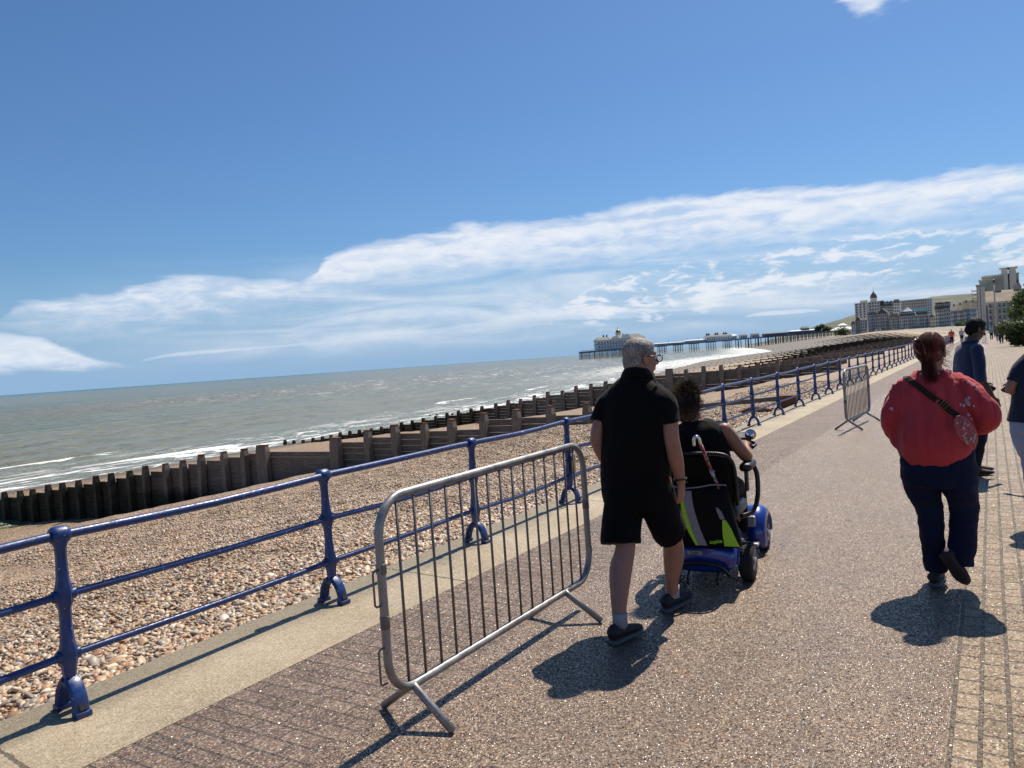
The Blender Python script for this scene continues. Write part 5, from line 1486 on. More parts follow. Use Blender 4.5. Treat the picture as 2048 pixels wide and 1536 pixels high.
# ---- standing people in the middle distance share one builder
def stander(label, root, rz, skin, hair, top, trousers, pose, voxel=.01, shoes=M_SHOE, group=None, H=1.74, sleeve='short', fat=1.0, hairlong=False, headyaw=0, headpitch=0, name='person', lean=0):
    t = empty(name, root, rz, label, 'person', group)
    k = H / 1.74
    S = lambda p: Vector(p) * k
    P = dict(hc=(0, .03, 1.60), neck=(0, .0, 1.47), shL=(-.19, 0, 1.40), shR=(.19, 0, 1.40), elL=(-.25, -.01, 1.12), elR=(.25, -.01, 1.12), wrL=(-.26, .06, .88), wrR=(.26, .06, .88), hipL=(-.09, 0, .90), hipR=(.09, 0, .90), knL=(-.10, .03, .50), knR=(.10, .03, .50), anL=(-.10, -.03, .09), anR=(.10, -.03, .09), hdL=None, hdR=None)
    P.update(pose)
    V = {a: (S(b) if b is not None else None) for a, b in P.items()}
    b = MB(); Rh = Matrix.Rotation(R_(headyaw), 3, 'Z') @ Matrix.Rotation(R_(headpitch), 3, 'X')
    head_parts(b, V['hc'], Rh, .98 * k)
    limb(b, [V['neck'] - Vector((0, 0, .06)), V['neck'], V['hc'] - Vector((0, .02, .07))], [.06 * k, .054 * k, .055 * k], 12)
    f = fat
    trunk(b, [(.84 * k, 0, 0, .15 * f, .11 * f), (1.1 * k, lean * .4, 0, .145 * f, .11 * f), (1.34 * k, lean * .9, 0, .16, .1), (1.44 * k, lean, 0, .08, .065)])
    for sd_ in 'LR':
        limb(b, [V['sh' + sd_] + Vector((.03 if sd_ == 'L' else -.03, 0, -.055)), V['sh' + sd_].lerp(V['el' + sd_], .5), V['el' + sd_], V['el' + sd_].lerp(V['wr' + sd_], .45), V['wr' + sd_]], [.046, .044, .038, .037, .026], 12)
        d = V['wr' + sd_] - V['el' + sd_]
        if V['hd' + sd_] is not None: d = V['hd' + sd_] - V['wr' + sd_]
        if voxel < .012: hand_parts(b, V['wr' + sd_], basis(d, (0, 1, .1) if abs(d.normalized().y) < .8 else (0, 0, 1)), -1 if sd_ == 'R' else 1, .5, k)
        else: limb(b, [V['wr' + sd_], V['wr' + sd_] + d.normalized() * .14], [.03, .022], 8)
        limb(b, [V['hip' + sd_], V['kn' + sd_], V['an' + sd_]], [.08, .055, .038], 12)
    remesh(b, voxel if voxel >= .012 else .0065, 'body', skin, t, 2)
    hb = [((0, -.016, .030), (.085, .102, .094)), ((0, -.045, -.025), (.076, .070, .07)), ((0, .02, .07), (.062, .07, .045))]
    if hairlong: hb += [((0, -.06, -.10), (.075, .045, .09)), ((0, -.065, -.18), (.06, .03, .07))]
    shell_hair('hair', V['hc'], Rh, hair, t, hb, max(.006, voxel * .7), .005 if voxel < .012 else 0, 30, (1, 1, .6), .98 * k)
    s = MB()
    trunk(s, [(.86 * k, 0, 0, .180 * f, .135 * f), (.98 * k, lean * .2, 0, .176 * f, .135 * f), (1.15 * k, lean * .5, 0, .178 * f, .135 * f), (1.30 * k, lean * .85, 0, .192, .128), (1.39 * k, lean * .95, 0, .170, .108), (1.45 * k, lean, 0, .095, .075), (1.475 * k, lean, 0, .07, .068)])
    for sd_ in 'LR':
        a, e, w_ = V['sh' + sd_], V['el' + sd_], V['wr' + sd_]
        sx = -1 if sd_ == 'L' else 1
        a2 = a + Vector((-sx * .025, 0, -.02))
        if sleeve == 'short': limb(s, [a2, a.lerp(e, .35), a.lerp(e, .75)], [.068, .064, .058], 14, cap=0)
        elif sleeve == 'long': limb(s, [a2, a.lerp(e, .5), e, e.lerp(w_, .5), e.lerp(w_, .9)], [.068, .060, .054, .048, .040], 14, cap=0)
        elif sleeve == 'elbow': limb(s, [a2, a.lerp(e, .5), e, e.lerp(w_, .18)], [.068, .062, .056, .052], 14, cap=0)
    remesh(s, max(.009, voxel), 'top', top, t, 3, .009 if voxel < .012 else .004, 8, (1, 1, .6), rnd.uniform(0, 9))
    s = MB()
    trunk(s, [(.76 * k, 0, 0, .165 * f, .125 * f), (.86 * k, 0, 0, .160 * f, .12 * f), (.98 * k, 0, 0, .135 * f, .10 * f)])
    for sd_ in 'LR':
        a, e, w_ = V['hip' + sd_] - Vector((0, 0, .06)), V['kn' + sd_], V['an' + sd_]
        limb(s, [a, a.lerp(e, .5), e, e.lerp(w_, .5), w_ + Vector((0, .0, .01))], [.098 * f, .090 * f, .072, .066, .058], 16, cap=0)
    remesh(s, max(.009, voxel), 'trousers', trousers, t, 3, .008 if voxel < .012 else .003, 10, (1, 1, 1.4), rnd.uniform(0, 9))
    for sd_ in 'LR':
        an = V['an' + sd_]
        if voxel < .012: shoe('shoe', (an.x, an.y - .07, an.z - .09), (.06 if sd_ == 'R' else -.06, 1, 0), (0, 0, 1), shoes, shoes, t, .27, .095, .08)
        else:
            m = MB(); m.ball((an.x, an.y + .05, max(.045, an.z - .04)), (.045, .13, .045), 10, 6); m.build('shoe', shoes, t, True)
    return t
M_NAVYF = mat_cloth('faded_navy_shirt', (.016, .032, .078), sheen=.3, var=.35)
nm = stander('man with black hair in faded navy shirt and dark trousers standing side on, looking down', (-.21, 10.05, 0), R_(-62), M_SKIND, M_HBLK, M_NAVYF, mat_cloth('dark_trousers', (.012, .016, .028)),
        dict(hc=(.0, .085, 1.615), neck=(0, .02, 1.47), elR=(.235, -.02, 1.10), wrR=(.24, .10, .86), elL=(-.25, .0, 1.12), wrL=(-.20, .22, .98), knL=(-.10, .06, .5), anR=(.09, -.05, .09), anL=(-.10, .06, .09)), .008, headyaw=4, headpitch=-22, H=1.76, shoes=simple('brown_leather', (.05, .022, .014), .45), sleeve='elbow')
m = MB()
P_ = [(.082 * math.cos(a), .015 + .078 * math.sin(a), 1.492 + .012 * math.sin(a)) for a in [2 * math.pi * k / 20 for k in range(20)]]
m.tube(P_, [(.010, .022)] * 20, 8, closed=True); m.build('collar', M_NAVYF, nm, True)
ew = stander('person in navy tee and light blue jeans at the right edge, back turned, elbow bent', (.31, 7.62, 0), R_(4), M_SKINA, M_HBRN, M_NAVY2, M_DENIML,
        dict(hc=(.20, .03, 1.59), neck=(.14, 0, 1.46), shL=(-.07, 0, 1.385), shR=(.30, 0, 1.39), elL=(-.20, -.07, 1.13), wrL=(.02, .16, 1.13), elR=(.36, .0, 1.10), knL=(-.07, .0, .52), anL=(-.055, -.06, .10), knR=(.10, .10, .50), anR=(.10, .14, .09)), .008, fat=1.25, H=1.72, lean=.12)
sp2 = stander('person mostly hidden at the right edge reaching a hand towards the man in navy', (.62, 9.55, 0), R_(82), M_SKIND, M_HBLK, M_NAVY, mat_cloth('charcoal_trousers', (.03, .03, .034)),
        dict(elL=(-.20, .22, 1.16), wrL=(-.13, .44, 1.06), hdL=(-.11, .56, .95), elR=(.2, .1, 1.12)), .008, sleeve='elbow', H=1.70)

# ---- the distant crowd: small figures, one kind copied with its own clothes
M_CR = [simple('crowd_cloth', c, .9, var=.1) for c in ((.012, .012, .016), (.55, .55, .56), (.30, .36, .50), (.05, .07, .13), (.32, .10, .08), (.20, .19, .17), (.40, .38, .33))]
def crowd(label, px, py, Y, top, trs, H=1.7, rz=0, hair=M_HBRN, stride=.12, long_=False):
    p = at(px, py, Y)
    return stander(label, (p.x, Y, float(el_(Y))), rz, M_SKIN, hair, top, trs, dict(anL=(-.09, stride, .09), anR=(.09, -stride, .09), knL=(-.09, stride * .7, .5), knR=(.09, -.0, .5)), .024, group='people far along the promenade', H=H, hairlong=long_, fat=1.08)
crowd('distant walker all in black with long pale hair, in front of the far crowd', 2003, 679, 84, M_CR[0], M_CR[0], 1.68, long_=True, hair=simple('fair_hair', (.40, .30, .18), .6))
crowd('distant walker in white shirt and dark shorts beside the one in black', 2015, 676, 92, M_CR[1], M_CR[0], 1.76)
crowd('distant walker in grey top on the seaward side of the far crowd', 1996, 674, 98, M_CR[5], M_CR[3], 1.68)
crowd('distant walker in pale blue shirt behind the white shirt', 2024, 673, 104, M_CR[2], M_CR[3], 1.72)
crowd('distant walker in dark navy close to the green shrubs', 2032, 674, 97, M_CR[3], M_CR[3], 1.74)
crowd('distant walker in cream top next to the shrubs', 2028, 671, 112, M_CR[6], M_CR[0], 1.66)
crowd('distant walker in blue tee beside the far steel barrier', 1983, 670, 112, M_CR[2], M_CR[0], 1.7)
crowd('small dark figure straight behind the blue tee', 1990, 666, 135, M_CR[0], M_CR[3], 1.75)
crowd('small figure in rust red top far down the promenade', 2009, 664, 150, M_CR[4], M_CR[3], 1.7)
crowd('small pale shirted figure farthest down the promenade', 2018, 663, 160, M_CR[1], M_CR[5], 1.7)
M_HIVIS = simple('orange_hi_vis', (.75, .13, .02), .7, var=.1)
crowd('worker in orange top and white cap by the far railing, left one of two', 1904, 690, 92, M_HIVIS, M_NAVY, 1.7, hair=simple('white_cap', (.7, .7, .7), .6), stride=.02)
crowd('worker in white and blue by the far railing beside the orange worker', 1924, 684, 104, M_CR[1], M_NAVY, 1.7, hair=M_HIVIS, stride=.02)
# ================================================================== PIER
M_PW = simple('pier_white_paint', (.66, .69, .73), .7, var=.12, scale=.4)
M_PR = simple('pier_white_roof', (.72, .74, .76), .35, var=.06, scale=.3)
M_PI = simple('pier_ironwork', (.13, .15, .18), .8, var=.3, scale=.3)
M_PB = simple('pier_blue_trim', (.10, .16, .27), .7, var=.15, scale=.5)
M_PG = simple('gilded_dome', (.42, .27, .05), .35, .6, var=.2, scale=.5)
M_PROOF = simple('grey_tile_roof', (.12, .13, .125), .8, var=.2, scale=.5)
FWD = Vector((-AZ.x, -AZ.y, 0)).normalized(); RGT = Vector((FWD.y, -FWD.x, 0))
PD = 1050.0
def pp(px): return (px - 1024) / FPX * PD        # along the pier axis from photo column
pier = empty('seaside_pier', FWD * PD + Vector((0, 0, 0)), math.atan2(RGT.y, RGT.x), 'long white Victorian pier with golden domed pavilion standing in the sea', 'pier')
DZ = 7.2
def pbox(name, a, b, y0, y1, z0, z1, mat, parent=pier):
    m = MB(); m.box(((a + b) / 2, (y0 + y1) / 2, (z0 + z1) / 2), (b - a, y1 - y0, z1 - z0)); return m.build(name, mat, parent)
ax0, ax1 = pp(1165), pp(1690)
def dz(x): return DZ + (x - pp(1330)) * .013
m = MB()
for k in range(30):
    a = ax0 + (ax1 - ax0) * k / 30; b = ax0 + (ax1 - ax0) * (k + 1) / 30
    wd = 46 if b < pp(1270) else 18
    m.box(((a + b) / 2, 0, dz((a + b) / 2) - .9), (b - a + .05, wd, 1.5))
deck = m.build('deck', M_PI, pier)
for y in (-9.2, 9.2):
    m = MB()
    for k in range(140):
        x = ax0 + (ax1 - ax0) * k / 140
        m.box((x, y if x > pp(1270) else y * 2.5, dz(x) + .55), (.25, .25, 1.1))
    for k in range(30):
        a = ax0 + (ax1 - ax0) * k / 30; b = ax0 + (ax1 - ax0) * (k + 1) / 30
        m.box(((a + b) / 2, y if b > pp(1270) else y * 2.5, dz(a) + 1.15), (b - a, .2, .25))
    m.build('parapet', M_PB, pier)
rg = random.Random(5)
def piles(x, n, wd, w_=.4, brace=True):
    m = MB()
    for i in range(n):
        y = -wd / 2 + wd * i / (n - 1)
        for dx in (-1.6, 1.6):
            m.box((x + dx, y, (SEA - 2 + dz(x) - 1.2) / 2), (w_, w_, dz(x) - 1.2 - SEA + 2))
    if brace:
        for q in (-wd / 2, wd / 2):
            for dz_ in (0, 4.6):
                m.tube([(x - 1.6, q, SEA + 1 + dz_), (x + 1.6, q, SEA + 5 + dz_)], .12, 4); m.tube([(x + 1.6, q, SEA + 1 + dz_), (x - 1.6, q, SEA + 5 + dz_)], .12, 4)
            m.box((x, q, SEA + 4.8), (3.8, .3, .35)); m.box((x, q, dz(x) - 1.9), (4.2, .4, .6))
    m.build('pile_cluster', M_PI, pier)
x = pp(1167)
while x < pp(1268): piles(x, 5, 40, .4); x += 7.0
for px in (1323, 1333, 1355, 1365, 1387, 1397, 1421, 1431, 1455, 1463, 1481, 1501, 1521, 1541, 1556, 1571, 1586, 1601, 1616, 1631, 1646, 1661): piles(pp(px), 2, 13, .45 if px < 1470 else .9, px < 1470)
for px0 in (1281, 1300): piles(pp(px0), 4, 15)
# pavilion
def rows(parent, a, b, y, z, w_, h, n, mat=M_PB):
    for k in range(n):
        x = a + (b - a) * (k + .5) / n
        mm = MB(); mm.box((x, y, z), (w_, .25, h)); mm.build('window', mat, parent)
pav = MB(); a, b = pp(1196), pp(1290)
pav.box(((a + b) / 2, 0, DZ - 1 + 6.5), (b - a, 34, 13))
pv = pav.build('pavilion', M_PW, pier)
rows(pv, a + 1, b - 1, -17.15, DZ + 3.2, 1.4, 3.0, 16); rows(pv, a + 1, b - 1, -17.15, DZ + 8.6, 1.5, 2.2, 16)
pbox('cornice', a - 1, b + 1, -18, 18, DZ + 6, DZ + 6.6, M_PB, pv)
m = MB(); e = DZ + 12
for (x0, x1, zt, ins) in ((a - 1.5, a + 22, 4.2, 5), (a + 22, b + 1.5, 6.0, 8)):
    vs = [(x0, -18.5, e), (x1, -18.5, e), (x1, 18.5, e), (x0, 18.5, e), (x0 + ins, -5, e + zt), (x1 - ins, -5, e + zt), (x1 - ins, 5, e + zt), (x0 + ins, 5, e + zt)]
    m.add(vs, [(3, 2, 1, 0), (4, 5, 6, 7), (0, 1, 5, 4), (1, 2, 6, 5), (2, 3, 7, 6), (3, 0, 4, 7)])
m.build('roof', M_PROOF, pv)
m = MB(); m.prism([(0, 0), (13, 0), (8.5, 4.8), (3, 3.6)], (pp(1223), -14, e + .2), (1, 0, 0), (0, 0, 1), (0, 1, 0), 10); m.prism([(0, 0), (16, 0), (11, 6.2), (4, 5)], (pp(1241), -14, e + .2), (1, 0, 0), (0, 0, 1), (0, 1, 0), 10); m.build('white_gable', M_PR, pv)
dc = pp(1242.5)
m = MB(); m.lathe([(3.6, 0), (3.6, 3.2), (3.9, 3.4), (3.9, 3.9)], (dc, 0, e + 4.2), 16); dm = m.build('dome_drum', M_PW, pv)
m = MB(); m.lathe([(3.5, 0), (3.6, 1.2), (3.3, 2.6), (2.5, 4.0), (1.3, 5.0), (.5, 5.5), (.35, 6.4), (.6, 7.0), (.3, 7.8), (.05, 9.8)], (dc, 0, e + 8.1), 20); m.build('dome', M_PG, pv, True)
for px in (1213, 1219.5, 1252):
    m = MB(); m.lathe([(1.0, 0), (1.0, 1.6), (1.3, 1.8), (1.1, 2.8), (.3, 3.6), (.1, 4.6)], (pp(px), 0, e + 3.6), 10); m.build('turret', M_PB, pv, True)
# mid pier kiosks and shelters
def kiosk(p0, p1, h, roof='flat', tur=(), wd=14, mat=M_PW):
    a, b = pp(p0), pp(p1); z = dz((a + b) / 2) - .2
    k = pbox('kiosk', a, b, -wd / 2, wd / 2, z, z + h, mat)
    n = max(2, int((b - a) / 3)); rows(k, a + .4, b - .4, -wd / 2 - .15, z + h * .5, 1.2, h * .45, n)
    m = MB(); ins = min(2.5, (b - a) * .2); zt = h * .35
    vs = [(a - .7, -wd / 2 - .8, z + h), (b + .7, -wd / 2 - .8, z + h), (b + .7, wd / 2 + .8, z + h), (a - .7, wd / 2 + .8, z + h), (a + ins, -1, z + h + zt), (b - ins, -1, z + h + zt), (b - ins, 1, z + h + zt), (a + ins, 1, z + h + zt)]
    m.add(vs, [(3, 2, 1, 0), (4, 5, 6, 7), (0, 1, 5, 4), (1, 2, 6, 5), (2, 3, 7, 6), (3, 0, 4, 7)]); m.build('roof', M_PR if roof == 'white' else M_PROOF, k)
    for q in tur:
        m = MB(); m.lathe([(1.3, 0), (1.3, 2.4), (1.6, 2.6), (1.2, 3.8), (.3, 4.8), (.08, 6.2)], (pp(q), 0, z + h), 10); m.build('turret', M_PB if q != 1438 else M_PG, k, True)
kiosk(1312, 1372, 2.2, 'white'); kiosk(1374, 1412, 3.0, 'white')
kiosk(1415, 1466, 6.0, 'grey', (1419, 1423, 1436.5, 1440.5, 1453, 1457.5), 16)
kiosk(1466, 1476, 5.0, 'white'); kiosk(1484, 1498, 4.4, 'grey', wd=8); kiosk(1507, 1522, 4.6, 'grey', wd=8)
kiosk(1532, 1577, 3.6, 'grey', wd=12, mat=M_PI); kiosk(1584, 1652, 3.8, 'white', wd=14, mat=M_PI); kiosk(1608, 1622, 7.0, 'grey', wd=8, mat=M_PI)
for px in (1342, 1379, 1402):
    m = MB(); m.lathe([(.25, 0), (.15, 6.0), (.7, 6.2), (.1, 7.0)], (pp(px), 0, dz(pp(px))), 8); m.build('lamp_post', M_PB, pier)

# ================================================================== TOWN
def bmat(name, c): return simple(name, c, .85, var=.10, scale=.35, bstr=.15, bdist=.05)
M_W = {k: bmat(n, c) for k, n, c in (('cream', 'cream_render', (.74, .70, .60)), ('white', 'white_render', (.78, .76, .72)), ('grey', 'grey_render', (.50, .46, .40)), ('green', 'grey_green_concrete', (.37, .38, .31)), ('blue', 'pale_blue_render', (.48, .54, .60)), ('tan', 'tan_brick', (.46, .40, .35)), ('teal', 'bright_blue_render', (.20, .52, .76)), ('stone', 'buff_stone', (.62, .58, .50)))}
M_RF = {k: bmat(n, c) for k, n, c in (('slate', 'slate_roof', (.12, .115, .115)), ('tan', 'tan_tile_roof', (.155, .125, .095)), ('white', 'white_roof', (.80, .80, .78)), ('red', 'brown_tile_roof', (.15, .11, .09)))}
M_WIN = simple('dark_window', (.035, .045, .06), .25, var=.3, scale=1)
M_WFR = simple('white_window_frame', (.5, .5, .5), .6)
def face_rect(m, p0, p1, z0, z1, off): pass
def building(label, px0, px1, Y, base_py, top_py, wall, roof='flat', depth=14, floors=4, bays=4, rk='slate', name='terrace_house', cat='building', side=None, chim=0, balcony=False, roof_h=3.0, stepped=None, turn=0):
    """block whose seaward face looks towards the camera; px/py give where its edges fall, Y how far along it stands"""
    a, b = at(px0, base_py, Y), at(px1, base_py, Y)
    zb = (a.z + b.z) / 2 - 3.2; zt = at((px0 + px1) / 2, top_py, Y).z
    W_ = b.x - a.x; c = Vector(((a.x + b.x) / 2, Y, 0))
    t = empty(name, (c.x, c.y, zb), R_(turn), label, cat)
    Hh = zt - zb
    m = MB(); m.box((0, depth / 2, Hh / 2), (W_, depth, Hh))
    wl = m.build('wall', M_W[wall], t)
    fh = (Hh - 3.4) / floors
    for f in range(floors):
        for k in range(bays):
            x = -W_ / 2 + W_ * (k + .5) / bays; z = 3.4 + fh * (f + .48); ww = min(W_ / bays * .44, 1.7); hh = fh * .56
            mm = MB(); mm.box((x, -.06, z), (ww + .4, .12, hh + .4)); wf = mm.build('window', M_WFR if wall not in ('white',) else M_W['grey'], wl)
            mm = MB(); mm.box((x, -.14, z), (ww, .06, hh)); mm.build('pane', M_WIN, wf)
        if balcony and f < floors:
            mm = MB(); mm.box((0, -.5, 3.4 + fh * f), (W_ * .9, 1.0, .2)); mm.box((0, -.98, 3.4 + fh * f + .8), (W_ * .9, .06, .10)); mm.build('balcony', M_WFR, wl)
            for k in range(bays * 3): pass
    if bays >= 4 and name == 'terrace_house':
        for k in range(1, bays, 3):
            x = -W_ / 2 + W_ * (k + .5) / bays; bw = W_ / bays * .8
            mm = MB(); mm.prism([(-bw / 2, 0), (-bw * .3, -1.3), (bw * .3, -1.3), (bw / 2, 0)], (x, 0, Hh * .46), (1, 0, 0), (0, 1, 0), (0, 0, 1), Hh * .86); by_ = mm.build('bay', M_W['cream' if wall != 'cream' else 'white'], wl)
            for f in range(floors):
                mm = MB(); mm.box((x, -1.36, 3.4 + fh * (f + .42)), (bw * .42, .1, fh * .55)); mm.build('window', M_WIN, by_)
    mm = MB(); mm.box((0, depth / 2, Hh - .15), (W_ + .8, depth + .8, .5)); mm.build('cornice', M_W['stone'], wl)
    if roof != 'flat':
        m = MB(); z0 = Hh + .1; d0, d1 = -.6, depth + .6; w0 = W_ / 2 + .5
        if roof == 'gable':     # ridge parallel to the view direction, gable faces the sea
            m.prism([(-w0, 0), (w0, 0), (0, roof_h)], (0, depth / 2, z0), (1, 0, 0), (0, 0, 1), (0, 1, 0), d1 - d0)
        elif roof == 'ridge':
            m.prism([(d0, 0), (d1, 0), ((d0 + d1) / 2, roof_h)], (0, 0, z0), (0, 1, 0), (0, 0, 1), (1, 0, 0), 2 * w0)
        elif roof in ('hip', 'mansard'):
            i_ = .22 if roof == 'mansard' else .42
            vs = [(-w0, d0, z0), (w0, d0, z0), (w0, d1, z0), (-w0, d1, z0)] + [(-w0 * (1 - i_), d0 + depth * i_ * .5, z0 + roof_h), (w0 * (1 - i_), d0 + depth * i_ * .5, z0 + roof_h), (w0 * (1 - i_), d1 - depth * i_ * .5, z0 + roof_h), (-w0 * (1 - i_), d1 - depth * i_ * .5, z0 + roof_h)]
            m.add(vs, [(3, 2, 1, 0), (4, 5, 6, 7), (0, 1, 5, 4), (1, 2, 6, 5), (2, 3, 7, 6), (3, 0, 4, 7)])
        rf = m.build('roof', M_RF[rk], t)
        for k in range(chim):
            x = -W_ / 2 + W_ * (k + .5) / chim
            m = MB(); m.box((x, depth * .5, z0 + roof_h * .8), (1.8, 1.2, 3.2))
            for q in (-.5, 0, .5): m.box((x + q, depth * .5, z0 + roof_h * .8 + 1.9), (.3, .3, .6))
            m.build('chimney', M_W['tan'], rf)
        if roof == 'mansard':
            for k in range(bays):
                x = -W_ / 2 + W_ * (k + .5) / bays
                m = MB(); m.box((x, depth * .06, z0 + roof_h * .45), (W_ / bays * .5, 1.6, roof_h * .6)); dm_ = m.build('dormer', M_W['white'], rf)
                m = MB(); m.box((x, depth * .06 - .86, z0 + roof_h * .45), (W_ / bays * .28, .08, roof_h * .36)); m.build('pane', M_WIN, dm_)
    return t, W_, Hh, wl
# back of the town: tall blocks on the rise
T, W_, Hh, wl = building('tall blank-sided cream apartment block at the seaward end of the town', 1712, 1735, 930, 662, 606, 'cream', floors=11, bays=3, depth=26, name='apartment_block')
m = MB(); m.box((W_ * .2, 10, Hh + 1.5), (7, 6, 3)); m.build('plant_room', M_W['stone'], T)
T, W_, Hh, wl = building('cream mansion block with domed corner turret and spire above the seafront', 1735, 1762, 950, 660, 603, 'cream', floors=9, bays=5, depth=22, name='mansion_block')
zt = at(1747, 603, 950).z - T.location.z
tx = at(1746.5, 600, 950).x - T.location.x
m = MB(); m.box((tx, 4, zt + 1), (6.5, 6.5, 6)); tw = m.build('turret', M_W['cream'], T)
m = MB(); m.lathe([(3.8, 0), (3.6, 1.5), (2.9, 3.6), (1.8, 5.2), (.9, 6.2), (.5, 7.2), (.15, 8.0), (.1, 12.5)], (tx, 4, zt + 4), 14); m.build('dome', M_RF['slate'], tw, True)
building('grey and cream hotel with pavilion roof right of the domed block', 1761, 1771, 955, 660, 612, 'grey', 'hip', floors=8, bays=3, roof_h=6, name='hotel')
building('cream hotel with dark mansard roof in the back row of the town', 1771, 1788, 950, 658, 612, 'cream', 'mansard', floors=8, bays=5, roof_h=5, name='hotel', chim=2)
building('cream hotel wing with red lettered band in the back row of the town', 1788, 1802, 940, 657, 606, 'white', 'hip', floors=8, bays=4, roof_h=4, name='hotel')
T, W_, Hh, wl = building('long flat-roofed office block with tan top and blue glass bands behind the seafront', 1802, 1857, 1000, 655, 599, 'tan', floors=10, bays=12, depth=18, name='office_block')
for f in range(3):
    m = MB(); m.box((0, -.4, Hh * (.42 + .12 * f)), (W_ * .98, .6, Hh * .07)); m.build('glass_band', M_W['teal'] if f != 1 else M_WIN, wl)
building('narrow pale blue tower at the end of the long office block', 1857, 1866, 1000, 654, 597, 'blue', floors=11, bays=2, name='tower_block')
# front row along the seafront road
FR = [
 ('small white house with red-brown gable at the seaward end of the front row', 1703, 1712, 880, 664, 648, 'white', 'gable', 3, 2, 'red', 3.5),
 ('grey stone house with steep dark gables and turret in the front row', 1712, 1722, 885, 664, 642, 'grey', 'gable', 4, 3, 'slate', 5),
 ('white bay-fronted house second from the stone gabled one', 1722, 1733, 885, 663, 640, 'white', 'hip', 4, 3, 'slate', 2),
 ('pale blue terrace hotel below the domed block', 1737, 1755, 880, 662, 630, 'blue', 'mansard', 5, 5, 'slate', 3),
 ('stone fronted terrace hotel with tall gables and dark balconies', 1755, 1778, 875, 661, 628, 'stone', 'gable', 5, 6, 'slate', 6),
 ('cream terrace hotel with small tan hipped roof and dark bay windows', 1779, 1800, 870, 660, 635, 'cream', 'hip', 4, 6, 'tan', 4),
 ('cream hotel with dark mansard and bright white tent-like roof', 1800, 1832, 860, 659, 632, 'cream', 'mansard', 4, 8, 'slate', 4.5),
 ('pale blue plain fronted terrace right of the white tent-like roof', 1832, 1858, 850, 658, 630, 'blue', 'flat', 4, 6, 'slate', 3),
 ('low grey house with small tan gable between pale terraces', 1858, 1872, 840, 657, 635, 'grey', 'gable', 3, 4, 'tan', 3.5),
 ('cream hotel with steep brown dormered roof in the front row', 1872, 1889, 820, 656, 619, 'cream', 'mansard', 5, 4, 'red', 6.5),
 ('tan hotel with stair tower beside the brown dormered roof', 1889, 1903, 815, 655, 617, 'stone', 'mansard', 5, 3, 'slate', 6),
 ('pale blue terrace house with grey roof, left of a matching white one', 1903, 1916, 800, 654, 621, 'blue', 'ridge', 4, 4, 'slate', 5),
 ('white terrace house with tan roof and black windows', 1916, 1928, 795, 653, 620, 'white', 'ridge', 4, 4, 'tan', 6),
 ('grey terrace house with tan sloping roof beside the bright blue house', 1928, 1940, 790, 652, 617, 'grey', 'ridge', 4, 4, 'tan', 7),
 ('bright blue terrace house next to the tall stepped block', 1940, 1955, 785, 651, 616, 'teal', 'ridge', 4, 5, 'tan', 7)]
for lb, p0, p1, Y, bp, tp_, wl_, rf_, fl, by, rk_, rh in FR:
    T, W_, Hh, wl = building(lb, p0, p1, Y, bp, tp_, wl_, rf_, floors=fl, bays=by, rk=rk_, roof_h=rh, chim=1 if rf_ in ('ridge', 'mansard') else 0, balcony=by >= 5)
    if 'tent-like' in lb and 'mansard' in lb:
        m = MB(); m.lathe([(W_ * .42, 0), (W_ * .22, 2.2), (W_ * .04, 4.4), (.2, 5)], (0, 7, Hh + 4.6), 4, Matrix.Rotation(R_(45), 3, 'Z')); m.build('tent_roof', M_RF['white'], T)
# stepped concrete apartment tower nearer on the right
def tower():
    Y = 330
    z0 = at(1975, 650, Y).z - 2
    x = lambda px: at(px, 600, Y).x
    c = x(1995)
    t = empty('stepped_apartment_tower', (c, Y, z0), 0, 'tall grey-green concrete apartment tower stepping up to twin lift shafts above the promenade', 'building')
    st = [(1954, 1966, 570), (1960, 1990, 558), (1966, 2010, 549), (1972, 2042, 545)]
    for i, (p0, p1, tp_) in enumerate(st):
        zt = at((p0 + p1) / 2, tp_, Y).z - z0
        m = MB(); a, b = x(p0) - c, x(p1) - c
        m.box(((a + b) / 2, 6 + i * 4, zt / 2), (b - a, 12 + i * .3, zt)); w_ = m.build('wall', M_W['green'], t)
        m = MB(); m.box(((a + b) / 2, 6 + i * 4, zt), (b - a + .5, 12.8, .3)); m.build('parapet', M_W['stone'], w_)
    for k, (p0, p1) in enumerate(((2006, 2019), (2022, 2036))):
        m = MB(); a, b = x(p0) - c, x(p1) - c; zt = at(2015, 533, Y).z - z0
        m.box(((a + b) / 2, 12, zt / 2), (b - a, 8, zt)); m.box(((a + b) / 2, 12, zt), (b - a + 1.2, 9, .35)); m.build('lift_shaft', M_W['stone'], t)
    zt = at(1960, 570, Y).z - z0
    for k, px in enumerate((1958, 1964, 1969)):
        m = MB(); a = x(px) - c
        m.box((a, -.35, zt * .48), (.7, .7, zt * .96)); m.build('rib', M_W['stone'], t)
    for f in range(10):
        z = 2.5 + f * (zt - 3) / 10
        for px in (1961, 1971):
            m = MB(); m.box((x(px) - c, -.12, z), (.5, .2, 1.1)); m.build('window', M_WIN, t)
        m = MB(); m.box((x(1953) - c - .6, 4, z), (1.6, 5, .2)); m.box((x(1953) - c - 1.35, 4, z + .5), (.08, 5, .9)); m.build('balcony', M_WFR, t)
    for f in range(6):
        m = MB(); m.box((x(2039) - c, 11.0, at(2039, 560 + f * 9, Y).z - z0), (.8, 1.2, 1.0)); m.build('window', M_WIN, t)
tower()
T, W_, Hh, wl = building('white balconied terrace with tan tiled roof in front of the stepped tower', 1978, 2062, 240, 652, 602, 'white', 'ridge', floors=4, bays=9, rk='tan', depth=16, balcony=True, roof_h=3.2, chim=2, name='terrace')
